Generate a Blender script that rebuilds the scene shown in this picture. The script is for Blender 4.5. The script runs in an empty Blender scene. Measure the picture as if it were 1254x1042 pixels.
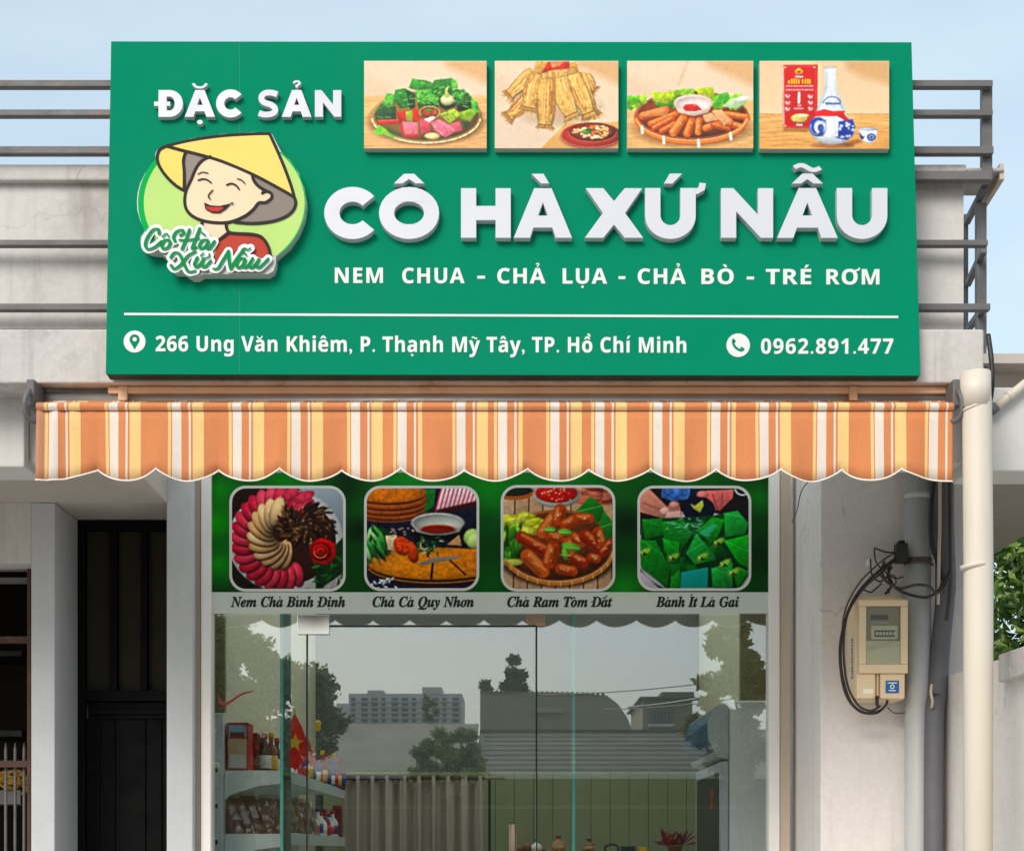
import bpy, bmesh, math, random, unicodedata
import numpy as np
from mathutils import Vector, Matrix
from mathutils.geometry import tessellate_polygon

# ------------------------------------------------------------------ camera, sky, sun, exposure
S = bpy.context.scene
COL = S.collection
F = 2184.0            # focal length in photo pixels (photo 1254 wide)
VX, VY = 630.0, 1040.0  # where the level line of sight meets the photo
EYE = 1.55
cam = bpy.data.cameras.new('camera')
co = bpy.data.objects.new('camera', cam); COL.objects.link(co)
co.location = (0, -7, EYE); co.rotation_euler = (math.pi/2, 0, 0)
cam.sensor_width = 36; cam.lens = 36*F/1254
cam.shift_x = -(VX-627)/1254; cam.shift_y = (VY-521)/1254
cam.clip_start = .05; cam.clip_end = 3000
S.camera = co
SUN_EL, SUN_AZ = math.radians(33), math.radians(205)   # azimuth: compass-like, from +Y clockwise
w = bpy.data.worlds.new('World'); S.world = w; w.use_nodes = True
nt = w.node_tree
sky = nt.nodes.new('ShaderNodeTexSky'); sky.sky_type = 'NISHITA'; sky.sun_disc = False
sky.sun_elevation = SUN_EL; sky.sun_rotation = SUN_AZ
sky.air_density = 1.0; sky.dust_density = 2.2; sky.ozone_density = 1.6
bg = nt.nodes['Background']
# thin high cloud veil mixed into the sky
tc = nt.nodes.new('ShaderNodeTexCoord'); mp_ = nt.nodes.new('ShaderNodeMapping'); mp_.inputs['Scale'].default_value = (1, 1, 3)
nz = nt.nodes.new('ShaderNodeTexNoise'); nz.inputs['Scale'].default_value = 2.2; nz.inputs['Detail'].default_value = 6
rp = nt.nodes.new('ShaderNodeMapRange'); rp.inputs[1].default_value = .3; rp.inputs[2].default_value = .75
rp.inputs[3].default_value = .36; rp.inputs[4].default_value = .66
mx = nt.nodes.new('ShaderNodeMix'); mx.data_type = 'RGBA'
nt.links.new(tc.outputs['Generated'], mp_.inputs[0]); nt.links.new(mp_.outputs[0], nz.inputs['Vector'])
nt.links.new(nz.outputs[0], rp.inputs[0]); nt.links.new(rp.outputs[0], mx.inputs[0])
nt.links.new(sky.outputs[0], mx.inputs[6]); mx.inputs[7].default_value = (6.9, 8.3, 8.9, 1)
nt.links.new(mx.outputs[2], bg.inputs[0]); bg.inputs[1].default_value = .086
sun = bpy.data.lights.new('sun', 'SUN'); sun.energy = 1.5; sun.angle = math.radians(28); sun.color = (1, .95, .88)
so = bpy.data.objects.new('sun', sun); COL.objects.link(so)
sd = Vector((math.sin(SUN_AZ)*math.cos(SUN_EL), math.cos(SUN_AZ)*math.cos(SUN_EL), math.sin(SUN_EL)))
so.rotation_euler = sd.to_track_quat('Z', 'Y').to_euler(); so.location = (0, -4, 12)
S.view_settings.view_transform = 'Standard'; S.view_settings.look = 'None'
S.view_settings.exposure = 0.72; S.view_settings.gamma = 1
S.cycles.max_bounces = 8; S.cycles.transparent_max_bounces = 16

R = random.Random(7)
NR = np.random.default_rng(5)

# ------------------------------------------------------------------ helpers
def lin(c, a=1.0):
    out = []
    for x in c[:3]:
        x = x/255.0
        out.append(x/12.92 if x <= .04045 else ((x+.055)/1.055)**2.4)
    return (*out, a)

def at(px, py, D):
    """photo pixel at distance D from the camera plane -> world point"""
    return Vector(((px-VX)/F*D, D-7, EYE+(VY-py)/F*D))
def wx(px, D): return (px-VX)/F*D
def wz(py, D): return EYE+(VY-py)/F*D

LOCS = {}
def thing(name, label, cat, loc=(0, 0, 0), group=None, rot=None):
    o = bpy.data.objects.new(name, None); COL.objects.link(o)
    o.location = loc; o.empty_display_size = .1
    o['label'] = label; o['category'] = cat
    if group: o['group'] = group
    if rot: o.rotation_euler = rot
    LOCS[o] = (Vector(loc), bool(rot))
    return o
def tag(o, label, cat, group=None, kind=None):
    if label: o['label'] = label
    if cat: o['category'] = cat
    if group: o['group'] = group
    if kind: o['kind'] = kind
    return o

class MB:
    def __init__(s): s.v = []; s.f = []; s.c = []; s.cur = None
    def face(s, idx): s.f.append(tuple(idx)); s.c.append(s.cur)
    def add(s, vs, fs):
        b = len(s.v); s.v += [tuple(p) for p in vs]
        for f in fs: s.face([b+i for i in f])
    def box(s, x0, x1, y0, y1, z0, z1):
        if x0 > x1: x0, x1 = x1, x0
        if y0 > y1: y0, y1 = y1, y0
        if z0 > z1: z0, z1 = z1, z0
        s.add([(x0,y0,z0),(x1,y0,z0),(x1,y1,z0),(x0,y1,z0),(x0,y0,z1),(x1,y0,z1),(x1,y1,z1),(x0,y1,z1)],
              [(0,3,2,1),(4,5,6,7),(0,1,5,4),(1,2,6,5),(2,3,7,6),(3,0,4,7)])
        return s
    def pbox(s, px0, px1, py0, py1, D, dep):
        """box whose front face covers the pixel rectangle at distance D"""
        return s.box(wx(px0, D), wx(px1, D), D-7, D-7+dep, wz(py1, D), wz(py0, D))
    def bar(s, a, b, w, h=None):
        """square bar from a to b"""
        a, b = Vector(a), Vector(b); h = h or w
        d = (b-a).normalized(); up = Vector((0,0,1)) if abs(d.z) < .95 else Vector((0,1,0))
        r = d.cross(up).normalized(); u = r.cross(d)
        vs = []
        for p in (a, b):
            for i, j in ((-1,-1),(1,-1),(1,1),(-1,1)): vs.append(p+r*i*w/2+u*j*h/2)
        s.add(vs, [(0,1,2,3),(7,6,5,4),(0,4,5,1),(1,5,6,2),(2,6,7,3),(3,7,4,0)]); return s
    def tube(s, pts, r, n=10, caps=True):
        pts = [Vector(p) for p in pts]; rs = r if isinstance(r, (list, tuple)) else [r]*len(pts)
        b0 = len(s.v); prev = None
        for i, p in enumerate(pts):
            t = (pts[min(i+1, len(pts)-1)]-pts[max(i-1, 0)]).normalized()
            if prev is None:
                a = Vector((0,0,1)) if abs(t.z) < .9 else Vector((1,0,0)); nrm = t.cross(a).normalized()
            else:
                nrm = (prev-t*prev.dot(t)).normalized()
            prev = nrm; bn = t.cross(nrm)
            for k in range(n):
                q = 2*math.pi*k/n; s.v.append(tuple(p+(nrm*math.cos(q)+bn*math.sin(q))*rs[i]))
        for i in range(len(pts)-1):
            for k in range(n):
                a = b0+i*n+k; b = b0+i*n+(k+1) % n
                s.face((a, b, b+n, a+n))
        if caps:
            s.face([b0+k for k in range(n)][::-1]); s.face([b0+(len(pts)-1)*n+k for k in range(n)])
        return s
    def lathe(s, prof, c, n=16):
        b0 = len(s.v)
        for (r, z) in prof:
            for k in range(n):
                q = 2*math.pi*k/n; s.v.append((c[0]+r*math.cos(q), c[1]+r*math.sin(q), c[2]+z))
        for i in range(len(prof)-1):
            for k in range(n):
                a = b0+i*n+k; b = b0+i*n+(k+1) % n
                s.face((a, b, b+n, a+n))
        s.face([b0+k for k in range(n)][::-1]); s.face([b0+(len(prof)-1)*n+k for k in range(n)])
        return s
    def prism(s, tris2, verts2, fmap, w0, w1):
        """2-D triangulated shape -> solid between w0 (back) and w1 (front) through fmap(x,y,w_plane)->(u,v)"""
        uv = [fmap(x, y, w1) for x, y in verts2]; n = len(uv)
        vs = [(u, -w1, v) for u, v in uv]+[(u, -w0, v) for u, v in uv]
        # consistent orientation
        edges = {}
        fs = []
        for t in tris2:
            a, b, c = [uv[i] for i in t]
            cr = (b[0]-a[0])*(c[1]-a[1])-(b[1]-a[1])*(c[0]-a[0])
            t = tuple(t) if cr > 0 else tuple(reversed(t))
            fs.append(t)
            for i in range(3):
                e = (t[i], t[(i+1) % 3]); edges[e] = edges.get(e, 0)+1
        out = list(fs)
        if abs(w1-w0) > 1e-4:
            out += [tuple(reversed([i+n for i in t])) for t in fs]
            for (a, b) in edges:
                if (b, a) not in edges: out.append((a, a+n, b+n, b))
        s.add(vs, out); return s
    def build(s, name, mat, parent=None, smooth=False, bevel=0, local=False):
        me = bpy.data.meshes.new(name)
        off = Vector((0,0,0))
        if parent is not None and not local:
            p = parent
            while p is not None:
                off = off+Vector(LOCS[p][0]) if p in LOCS else off
                p = p.parent
        vs = s.v if off.length == 0 else [(x-off.x, y-off.y, z-off.z) for x, y, z in s.v]
        me.from_pydata(vs, [], s.f); me.update()
        if any(c is not None for c in s.c):
            at_ = me.attributes.new('Col', 'FLOAT_COLOR', 'CORNER')
            arr = np.ones((len(me.loops), 4), np.float32); k = 0
            for f, c in zip(s.f, s.c):
                arr[k:k+len(f)] = c if c is not None else (1,1,1,1); k += len(f)
            at_.data.foreach_set('color', arr.ravel())
        if smooth:
            me.polygons.foreach_set('use_smooth', [True]*len(me.polygons))
        me.materials.append(mat)
        o = bpy.data.objects.new(name, me); COL.objects.link(o)
        if parent is not None: o.parent = parent
        if bevel:
            b = o.modifiers.new('bevel', 'BEVEL'); b.width = bevel; b.segments = 2; b.limit_method = 'ANGLE'; b.angle_limit = math.radians(40)
        if smooth == 'auto':
            pass
        return o

def mb(): return MB()
def spline(pts, n=6):
    P = [Vector(p) for p in pts]; out = []
    for i in range(len(P)-1):
        p0 = P[max(i-1, 0)]; p1 = P[i]; p2 = P[i+1]; p3 = P[min(i+2, len(P)-1)]
        for k in range(n):
            t = k/n
            out.append(.5*((2*p1)+(p2-p0)*t+(2*p0-5*p1+4*p2-p3)*t*t+(3*p1-p0-3*p2+p3)*t**3))
    out.append(P[-1]); return out
def tri(polys):
    """outer + holes (2-D) -> verts, tris"""
    vs = [p for poly in polys for p in poly]
    t = tessellate_polygon([[Vector((p[0], p[1], 0)) for p in poly] for poly in polys])
    return vs, t

def dup(root, loc, label=None):
    r = root.copy(); COL.objects.link(r); r.location = loc
    if label: r['label'] = label
    for ch in list(root.children):
        c = ch.copy(); COL.objects.link(c); c.parent = r
        for g in list(ch.children):
            d = g.copy(); COL.objects.link(d); d.parent = c
    return r

# ------------------------------------------------------------------ materials
M = {}
def mat(name, rgb, rough=.6, var=0, scale=6, stretch=(1,1,1), bump=0, bscale=None, metal=0, spec=.5, attr=False,
        stain=0, stain_rgb=(90,75,60), stain_scale=1.6, coat=0, emit=None, rust=0, fine=0, crack=0):
    m = bpy.data.materials.new(name); m.use_nodes = True; t = m.node_tree; L = t.links; N = t.nodes
    p = N['Principled BSDF']; p.inputs['Roughness'].default_value = rough; p.inputs['Metallic'].default_value = metal
    p.inputs['Specular IOR Level'].default_value = spec
    if coat: p.inputs['Coat Weight'].default_value = coat; p.inputs['Coat Roughness'].default_value = .1
    base = lin(rgb)
    tcn = N.new('ShaderNodeTexCoord'); mpn = N.new('ShaderNodeMapping'); mpn.inputs['Scale'].default_value = stretch
    L.new(tcn.outputs['Object'], mpn.inputs[0])
    cur = None
    if attr:
        a = N.new('ShaderNodeAttribute'); a.attribute_name = 'Col'; cur = a.outputs['Color']
    else:
        c = N.new('ShaderNodeRGB'); c.outputs[0].default_value = base; cur = c.outputs[0]
    def noise(sc, det=6, ro=.6, vec=mpn.outputs[0]):
        n = N.new('ShaderNodeTexNoise'); n.inputs['Scale'].default_value = sc; n.inputs['Detail'].default_value = det
        n.inputs['Roughness'].default_value = ro; L.new(vec, n.inputs['Vector']); return n.outputs[0]
    def mixc(fac, a, bcol=None, bsock=None, mode='MIX'):
        x = N.new('ShaderNodeMix'); x.data_type = 'RGBA'; x.blend_type = mode
        L.new(fac, x.inputs[0]); L.new(a, x.inputs[6])
        if bsock is not None: L.new(bsock, x.inputs[7])
        else: x.inputs[7].default_value = bcol
        return x.outputs[2]
    def mr(s_, a, b, c, d):
        x = N.new('ShaderNodeMapRange'); L.new(s_, x.inputs[0])
        for i, vv in enumerate((a, b, c, d)): x.inputs[i+1].default_value = vv
        return x.outputs[0]
    def mul(sock, fsock):
        x = N.new('ShaderNodeMix'); x.data_type = 'RGBA'; x.blend_type = 'MULTIPLY'; x.inputs[0].default_value = 1
        L.new(sock, x.inputs[6]); L.new(fsock, x.inputs[7]); return x.outputs[2]
    if var:
        cur = mul(cur, mr(noise(scale), .25, .75, 1-var, 1+var*.6))
    if fine:
        cur = mul(cur, mr(noise(scale*14, 3), .3, .7, 1-fine, 1+fine*.6))
    if stain:
        cur = mixc(mr(noise(stain_scale, 9, .68), .53, .75, 0, stain), cur, lin(stain_rgb))
        # vertical run-off streaks
        m2 = N.new('ShaderNodeMapping'); m2.inputs['Scale'].default_value = (9, 9, .7); L.new(tcn.outputs['Object'], m2.inputs[0])
        cur = mixc(mr(noise(1.3, 5, .6, m2.outputs[0]), .56, .8, 0, stain*.7), cur, lin(stain_rgb))
    if crack:
        n3 = N.new('ShaderNodeTexNoise'); n3.inputs['Scale'].default_value = 5; n3.inputs['Detail'].default_value = 4; L.new(tcn.outputs['Object'], n3.inputs['Vector'])
        ad = N.new('ShaderNodeVectorMath'); ad.operation = 'MULTIPLY_ADD'; L.new(n3.outputs['Color'], ad.inputs[0]); ad.inputs[1].default_value = (.35, .35, .35); L.new(tcn.outputs['Object'], ad.inputs[2])
        vo = N.new('ShaderNodeTexVoronoi'); vo.feature = 'DISTANCE_TO_EDGE'; vo.inputs['Scale'].default_value = 1.3; L.new(ad.outputs[0], vo.inputs['Vector'])
        ln = mr(vo.outputs['Distance'], 0, .006, 1, 0); mk = mr(noise(1.1, 3), .5, .56, 0, crack)
        mm = N.new('ShaderNodeMath'); mm.operation = 'MULTIPLY'; L.new(ln, mm.inputs[0]); L.new(mk, mm.inputs[1])
        cur = mixc(mm.outputs[0], cur, lin((70, 62, 56)))
    if rust:
        cur = mixc(mr(noise(9, 8, .7), .56, .66, 0, rust), cur, lin((128, 78, 52)))
    L.new(cur, p.inputs['Base Color'])
    if var or fine:
        L.new(mr(noise(scale*2.3), .3, .7, max(rough-.1, .02), min(rough+.12, 1)), p.inputs['Roughness'])
    if bump:
        bn = N.new('ShaderNodeBump'); bn.inputs['Strength'].default_value = bump; bn.inputs['Distance'].default_value = .01
        L.new(noise(bscale or scale*5, 6, .65), bn.inputs['Height']); L.new(bn.outputs[0], p.inputs['Normal'])
    M[name] = m; return m

mat('wall_beige', (206, 200, 196), .85, .07, 3, bump=.25, bscale=40, stain=.5, stain_rgb=(118, 106, 98), fine=.05, crack=.15)
mat('wall_dirty', (199, 193, 189), .88, .10, 3, bump=.3, bscale=30, stain=.75, stain_rgb=(98, 88, 80), stain_scale=2.2, fine=.07, crack=.35)
mat('wall_white', (205, 202, 198), .85, .05, 3, bump=.2, bscale=40, stain=.25, stain_rgb=(140, 130, 120), fine=.03)
mat('wall_render', (224, 217, 212), .85, .06, 3, bump=.3, bscale=40, stain=.4, stain_rgb=(140, 126, 116), fine=.05, crack=.3)
mat('wall_grey', (196, 197, 199), .85, .05, 3, bump=.2, bscale=60, stain=.12, stain_rgb=(105, 100, 95), fine=.03)
mat('ceiling_grey', (186, 176, 166), .9, .06, 2, bump=.1, stain=.25)
mat('soffit_tan', (228, 190, 154), .7, .08, 4, stretch=(.4, 3, 3), stain=.35, stain_rgb=(120, 85, 60))
mat('frame_white', (238, 232, 226), .5, .05, 4, stain=.15)
mat('frame_tan', (196, 178, 158), .7, .10, 5, stretch=(3, 3, .5), stain=.4, stain_rgb=(140, 115, 92))
mat('steel', (106, 104, 104), .6, .25, 9, stretch=(.6, 2, 2), metal=.1, stain=.4, stain_rgb=(62, 52, 48), rust=.35, bump=.15)
mat('steel_rust', (84, 58, 48), .8, .25, 9, rust=.45, bump=.3)
mat('steel_dark', (18, 19, 21), .5, .15, 6, metal=.2)
mat('black_paint', (9, 9, 10), .6, .10, 4, spec=.12)
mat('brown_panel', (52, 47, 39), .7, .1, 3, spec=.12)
mat('sign_green', (0, 127, 93), .75, .04, 1.2, spec=.06, fine=.015)
mat('sign_side_shade', (0, 44, 32), .6)  # shade on the sign's underside, put into a darker green
mat('letter_white', (200, 200, 206), .38, .02, 5)
mat('flat_white', (214, 214, 212), .5)
mat('print', (255, 255, 255), .5, attr=True, spec=.3, fine=.03, scale=8)
mat('print_gloss', (255, 255, 255), .55, attr=True, spec=.12)
mat('paint_attr', (255, 255, 255), .7, spec=.12, attr=True, var=.04, scale=8)
mat('panel_edge', (190, 188, 182), .6, .05)
mat('awning_cloth', (255, 255, 255), .9, attr=True, var=.05, scale=7, stretch=(2, 2, .6), bump=.12, bscale=240, spec=.15, fine=.05)
mat('awning_under', (128, 128, 112), .9, .05)
mat('alu', (178, 178, 178), .4, .1, metal=.6)
mat('pvc_cream', (214, 203, 187), .5, .05, 3, stretch=(3, 3, .6), stain=.3, stain_rgb=(165, 145, 120))
mat('pvc_grey', (184, 184, 183), .5, .05, 3, stretch=(3, 3, .6), stain=.3, stain_rgb=(110, 105, 100))
mat('conduit_dark', (98, 98, 102), .6, .12, 8, bump=.4, stain=.5, stain_rgb=(60, 56, 54))
mat('cable_black', (34, 32, 32), .5, .1)
mat('cable_brown', (72, 60, 54), .6, .1)
mat('meter_cream', (232, 206, 166), .45, .05, 4, stain=.15, stain_rgb=(170, 135, 95))
mat('meter_dial', (172, 162, 136), .6, .05)
mat('meter_dark', (58, 58, 48), .5)
mat('meter_pale', (242, 238, 216), .5)
mat('sticker_blue', (28, 98, 165), .4)
mat('mint_white', (238, 247, 243), .4, .03)
mat('shelf_edge', (190, 204, 198), .45, .04)
mat('chrome', (226, 224, 220), .12, metal=1)
mat('bronze', (176, 146, 124), .28, metal=.9)
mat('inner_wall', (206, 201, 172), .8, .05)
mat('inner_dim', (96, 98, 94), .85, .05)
mat('inner_green', (150, 156, 116), .7, .06, 3, stretch=(3, 3, .3))
mat('inner_floor', (200, 195, 184), .3)
mat('curtain', (172, 158, 142), .95, .06, 5, bump=.2, bscale=150)
mat('wood_dark', (70, 48, 34), .5, .2, 6, stretch=(.5, 3, 3))
mat('wood_mid', (140, 98, 62), .5, .2, 6, stretch=(.5, 3, 3))
mat('red', (196, 26, 34), .45, .05)
mat('red_dark', (130, 22, 26), .4, .1)
mat('gold', (230, 180, 40), .45)
mat('yellow', (238, 200, 30), .5)
mat('blue', (24, 60, 140), .4)
mat('flag_red', (236, 20, 26), .8, .05)
mat('brown_dry', (196, 142, 92), .7, .35, 18, bump=.4)
mat('pale_dry', (192, 158, 108), .7, .3, 18, bump=.4)
mat('plastic_white', (225, 222, 215), .35)
mat('cooler_white', (252, 254, 253), .35, .02)
mat('cooler_grey', (206, 212, 216), .4, .03)
mat('cooler_dark', (40, 48, 50), .3)
mat('asphalt', (120, 118, 115), .9, .2, 2, bump=.3)
mat('paving', (212, 207, 200), .85, .12, 2, bump=.2, stain=.3)
mat('soil', (110, 100, 84), .95, .2, 2)
mat('bark', (92, 74, 58), .9, .2, 6, bump=.6)
mat('far_wall', (226, 224, 218), .85, .06, .5)
mat('far_window', (120, 124, 126), .3)
mat('shed_wall', (176, 168, 146), .85, .1, .6, stain=.4, stain_scale=.5, stain_rgb=(84, 78, 68))
mat('shed_shade', (62, 60, 54), .9, .1, .6)  # deep shade under the shed roof, put into the wall colour
mat('shed_roof', (118, 113, 100), .7, .15, .8, stain=.4, stain_scale=.6, stain_rgb=(70, 62, 52))
mat('tarp_yellow', (150, 112, 28), .7, .2, 10)

def leaf_mat(name):
    m = bpy.data.materials.new(name); m.use_nodes = True; t = m.node_tree
    p = t.nodes['Principled BSDF']; a = t.nodes.new('ShaderNodeAttribute'); a.attribute_name = 'Col'
    t.links.new(a.outputs['Color'], p.inputs['Base Color']); p.inputs['Roughness'].default_value = .45
    tr = t.nodes.new('ShaderNodeBsdfTranslucent'); t.links.new(a.outputs['Color'], tr.inputs[0])
    mxx = t.nodes.new('ShaderNodeMixShader'); mxx.inputs[0].default_value = .35
    t.links.new(p.outputs[0], mxx.inputs[1]); t.links.new(tr.outputs[0], mxx.inputs[2])
    t.links.new(mxx.outputs[0], t.nodes['Material Output'].inputs[0]); M[name] = m
leaf_mat('leaf')

def glass_mat(name, tint, gl, fac):
    m = bpy.data.materials.new(name); m.use_nodes = True; t = m.node_tree
    t.nodes.remove(t.nodes['Principled BSDF'])
    tr = t.nodes.new('ShaderNodeBsdfTransparent'); tr.inputs[0].default_value = (*tint, 1)
    g = t.nodes.new('ShaderNodeBsdfGlossy'); g.inputs[0].default_value = (*gl, 1); g.inputs['Roughness'].default_value = .006
    lw = t.nodes.new('ShaderNodeFresnel'); lw.inputs[0].default_value = 1.5
    ad = t.nodes.new('ShaderNodeMath'); ad.operation = 'ADD'; ad.inputs[1].default_value = fac; ad.use_clamp = True
    t.links.new(lw.outputs[0], ad.inputs[0])
    x = t.nodes.new('ShaderNodeMixShader'); t.links.new(ad.outputs[0], x.inputs[0])
    t.links.new(tr.outputs[0], x.inputs[1]); t.links.new(g.outputs[0], x.inputs[2])
    t.links.new(x.outputs[0], t.nodes['Material Output'].inputs[0]); M[name] = m
glass_mat('glass', (.955, .97, .965), (.90, .92, .93), .155)
glass_mat('glass_clear', (.86, .93, .90), (.9, .95, .95), 0)
glass_mat('glass_meter', (.96, .96, .90), (.45, .45, .45), 0)
glass_mat('plastic_wrap', (.90, .86, .80), (1, 1, 1), .08)
def milky(name, c):
    m = bpy.data.materials.new(name); m.use_nodes = True; t = m.node_tree; t.nodes.remove(t.nodes['Principled BSDF'])
    a = t.nodes.new('ShaderNodeBsdfTranslucent'); a.inputs[0].default_value = (*c, 1)
    t.links.new(a.outputs[0], t.nodes['Material Output'].inputs[0]); M[name] = m
milky('added_roof_sheet', (.96, .97, .94))  # translucent sheet for the added roof that lets extra daylight in
mat('glass_edge', (120, 222, 206), .2, spec=.6)

# ------------------------------------------------------------------ lettering
SANS = (0x1d5d4, 0x1d5ee, 0x1d7ec); SERI = (0x1d468, 0x1d482, 0x1d7ce)
_gc = {}
def _mesh_of(body, off=0):
    c = bpy.data.curves.new('glyph', 'FONT'); c.body = body; c.size = 1; c.resolution_u = 5
    o = bpy.data.objects.new('glyph', c); me = bpy.data.meshes.new_from_object(o)
    vs = [(v.co.x, v.co.y) for v in me.vertices]; fs = []
    for p in me.polygons:
        ix = list(p.vertices)
        for i in range(1, len(ix)-1): fs.append((ix[0], ix[i], ix[i+1]))
    bpy.data.objects.remove(o); bpy.data.curves.remove(c); bpy.data.meshes.remove(me)
    if off:
        cnt = {}; fs2 = []
        for f in fs:
            a, b, c_ = [vs[i] for i in f]
            if (b[0]-a[0])*(c_[1]-a[1])-(b[1]-a[1])*(c_[0]-a[0]) < 0: f = f[::-1]
            fs2.append(f)
            for i in range(3): cnt[(f[i], f[(i+1) % 3])] = 1
        nv = {}
        for (a, b) in cnt:
            if (b, a) not in cnt:
                dx, dy = vs[b][0]-vs[a][0], vs[b][1]-vs[a][1]; L = math.hypot(dx, dy)+1e-12
                for i in (a, b): nv.setdefault(i, []).append((dy/L, -dx/L))
        out = list(vs)
        for i, ns in nv.items():
            sx, sy = sum(n[0] for n in ns), sum(n[1] for n in ns); L = math.hypot(sx, sy)
            if L > 1e-6:
                k = min(len(ns)/L, 1.6); out[i] = (vs[i][0]+sx/L*off*k, vs[i][1]+sy/L*off*k)
        vs, fs = out, fs2
    return vs, fs
def _map(ch, st):
    if 'A' <= ch <= 'Z': return chr(st[0]+ord(ch)-65)
    if 'a' <= ch <= 'z': return chr(st[1]+ord(ch)-97)
    if '0' <= ch <= '9': return chr(st[2]+ord(ch)-48)
    return ch
def glyph(ch, st, off):
    k = (ch, st, off)
    if k not in _gc:
        b = _map(ch, st); bar = _map('I', st)
        vs, fs = _mesh_of(b, off) if ch != ' ' else ([], [])
        adv = max(v[0] for v in _mesh_of(b+bar)[0])-max(v[0] for v in _mesh_of(bar)[0])
        _gc[k] = (vs, fs, adv)
    return _gc[k]
def ribbon2(pts, wd):
    """2-D polygon ribbon along points"""
    P = [Vector((p[0], p[1], 0)) for p in pts]; l = []; r = []
    for i, p in enumerate(P):
        t = (P[min(i+1, len(P)-1)]-P[max(i-1, 0)]).normalized(); n = Vector((-t.y, t.x, 0))
        ww = wd[i] if isinstance(wd, (list, tuple)) else wd
        l.append((p+n*ww/2)[:2]); r.append((p-n*ww/2)[:2])
    return l+r[::-1]
def marks(comb, bb, h, wt=1.0):
    """polygons for the Vietnamese marks over a glyph box; h = cap height"""
    x0, y0, x1, y1 = bb; cx = (x0+x1)/2; out = []; top = y1+.07*h; side = 0
    def sh(pts, dx, dy): out.append([(dx+p[0]*h*wt, dy+p[1]*h) for p in pts])
    order = sorted(comb, key=lambda c: {'\u031b': 0, '\u0302': 1, '\u0306': 1}.get(c, 2))
    for c in order:
        if c == '\u0302':
            sh([(-.24, 0), (-.10, 0), (0, .09), (.10, 0), (.24, 0), (.08, .2), (-.08, .2)], cx, top); top += .23*h; side = 1
        elif c == '\u0306':
            sh(ribbon2([(.19*math.cos(q), .19+.19*math.sin(q)) for q in [math.radians(190+i*16) for i in range(11)]], .085), cx, top); top += .24*h
        elif c == '\u0301': sh([(-.10, 0), (.03, 0), (.18, .2), (-.01, .2)], cx+(.20*h if side else 0), top-(.06*h if side else 0))
        elif c == '\u0300': sh([(.10, 0), (-.03, 0), (-.18, .2), (.01, .2)], cx+(.16*h if side else 0), top-(.06*h if side else 0))
        elif c == '\u0303': sh(ribbon2([(-.2+.04*i, .09+.05*math.sin(i/10*2*math.pi)) for i in range(11)], .085), cx, top)
        elif c == '\u0309': sh(ribbon2([(-.09, .17), (-.03, .23), (.05, .23), (.09, .17), (.06, .11), (0, .08), (0, 0)], .075), cx, top)
        elif c == '\u0323': sh([(.085*math.cos(q*math.pi/6), .085*math.sin(q*math.pi/6)) for q in range(12)], cx, y0-.19*h)
        elif c == '\u031b': sh(ribbon2([(-.12, -.10), (.02, -.085), (.10, -.03), (.115, .08)], [.11, .11, .11, .10]), x1-.01*h, y1)
    return out
def text_shapes(s, st=SANS, off=0, wt=1.0, track=0):
    """string -> list of (verts, tris) in em units, plus cap height"""
    out = []; x = 0
    capv = [v[1] for v in glyph('H', st, off)[0]]; h = max(capv)
    for ch in s:
        stroke = ch in 'Đđ'
        d = unicodedata.normalize('NFD', 'Dd'['Đđ'.index(ch)] if stroke else ch)
        vs, fs, adv = glyph(d[0], st, off)
        if vs:
            out.append(([(x+a, b) for a, b in vs], fs))
            bb = (x+min(v[0] for v in vs), min(v[1] for v in vs), x+max(v[0] for v in vs), max(v[1] for v in vs))
            cm = list(d[1:])
            if d[0] == 'i' and any(c in '\u0301\u0300\u0309\u0303' for c in cm):
                bb = (bb[0], bb[1], bb[2], bb[1]+(bb[3]-bb[1])*.77)
                keep = [f for f in fs if max(vs[i][1] for i in f) < bb[3]]   # the dot gives way to the mark
                out[-1] = (out[-1][0], keep)
            for poly in marks(cm, bb, h, wt):
                v2, t2 = tri([poly]); out.append((v2, t2))
            if stroke:
                if ch == 'Đ': r = (bb[0]-.09*h, .44*h, bb[0]+.34*h, .56*h) if st is SANS else (bb[0]+.03*h, .45*h, bb[0]+.45*h, .55*h)
                else: r = (bb[2]-.36*h, .84*h, bb[2]+.08*h, .94*h)
                out.append(([(r[0], r[1]), (r[2], r[1]), (r[2], r[3]), (r[0], r[3])], [(0, 1, 2), (0, 2, 3)]))
        x += adv+track
    return out, h
def fit_words(name, s, px0, px1, ybase, cap, fmap, w0, w1, mt, parent, st=SANS, off=0, wt=1.0, slope=0, track=0):
    sh, h = text_shapes(s, st, off, wt, track)
    words = s.split(' '); sizes = []; xs = [vs[i][0] for vs, fs in sh for f in fs for i in f]
    a, b = min(xs), max(xs); sx = (px1-px0)/(b-a); sy = cap/h; pos = 0; ends = []
    for wd_ in words: pos += len(wd_); ends.append(pos)
    # width up to the middle of each space, measured on the glyph advances
    lim = []; x = 0
    for ch in s:
        d = unicodedata.normalize('NFD', 'Dd'['Đđ'.index(ch)] if ch in 'Đđ' else ch); adv = glyph(d[0], st, off)[2]
        if ch == ' ': lim.append(x+adv/2)
        x += adv+track
    lim.append(1e9); ms = [mb() for _ in words]
    for k, (vs, fs) in enumerate(sh):
        used = {i for f in fs for i in f}
        if not used: continue
        cx = sum(vs[i][0] for i in used)/len(used); j = next(j for j, L in enumerate(lim) if cx < L)
        ms[j].prism(fs, [(px0+(x-a)*sx, ybase-y*sy+slope*(x-a)*sx) for x, y in vs], fmap, w0, w1+(k % 3)*1.5e-4)
    for m in ms: m.build(name, mt, parent, local=True)
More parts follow.
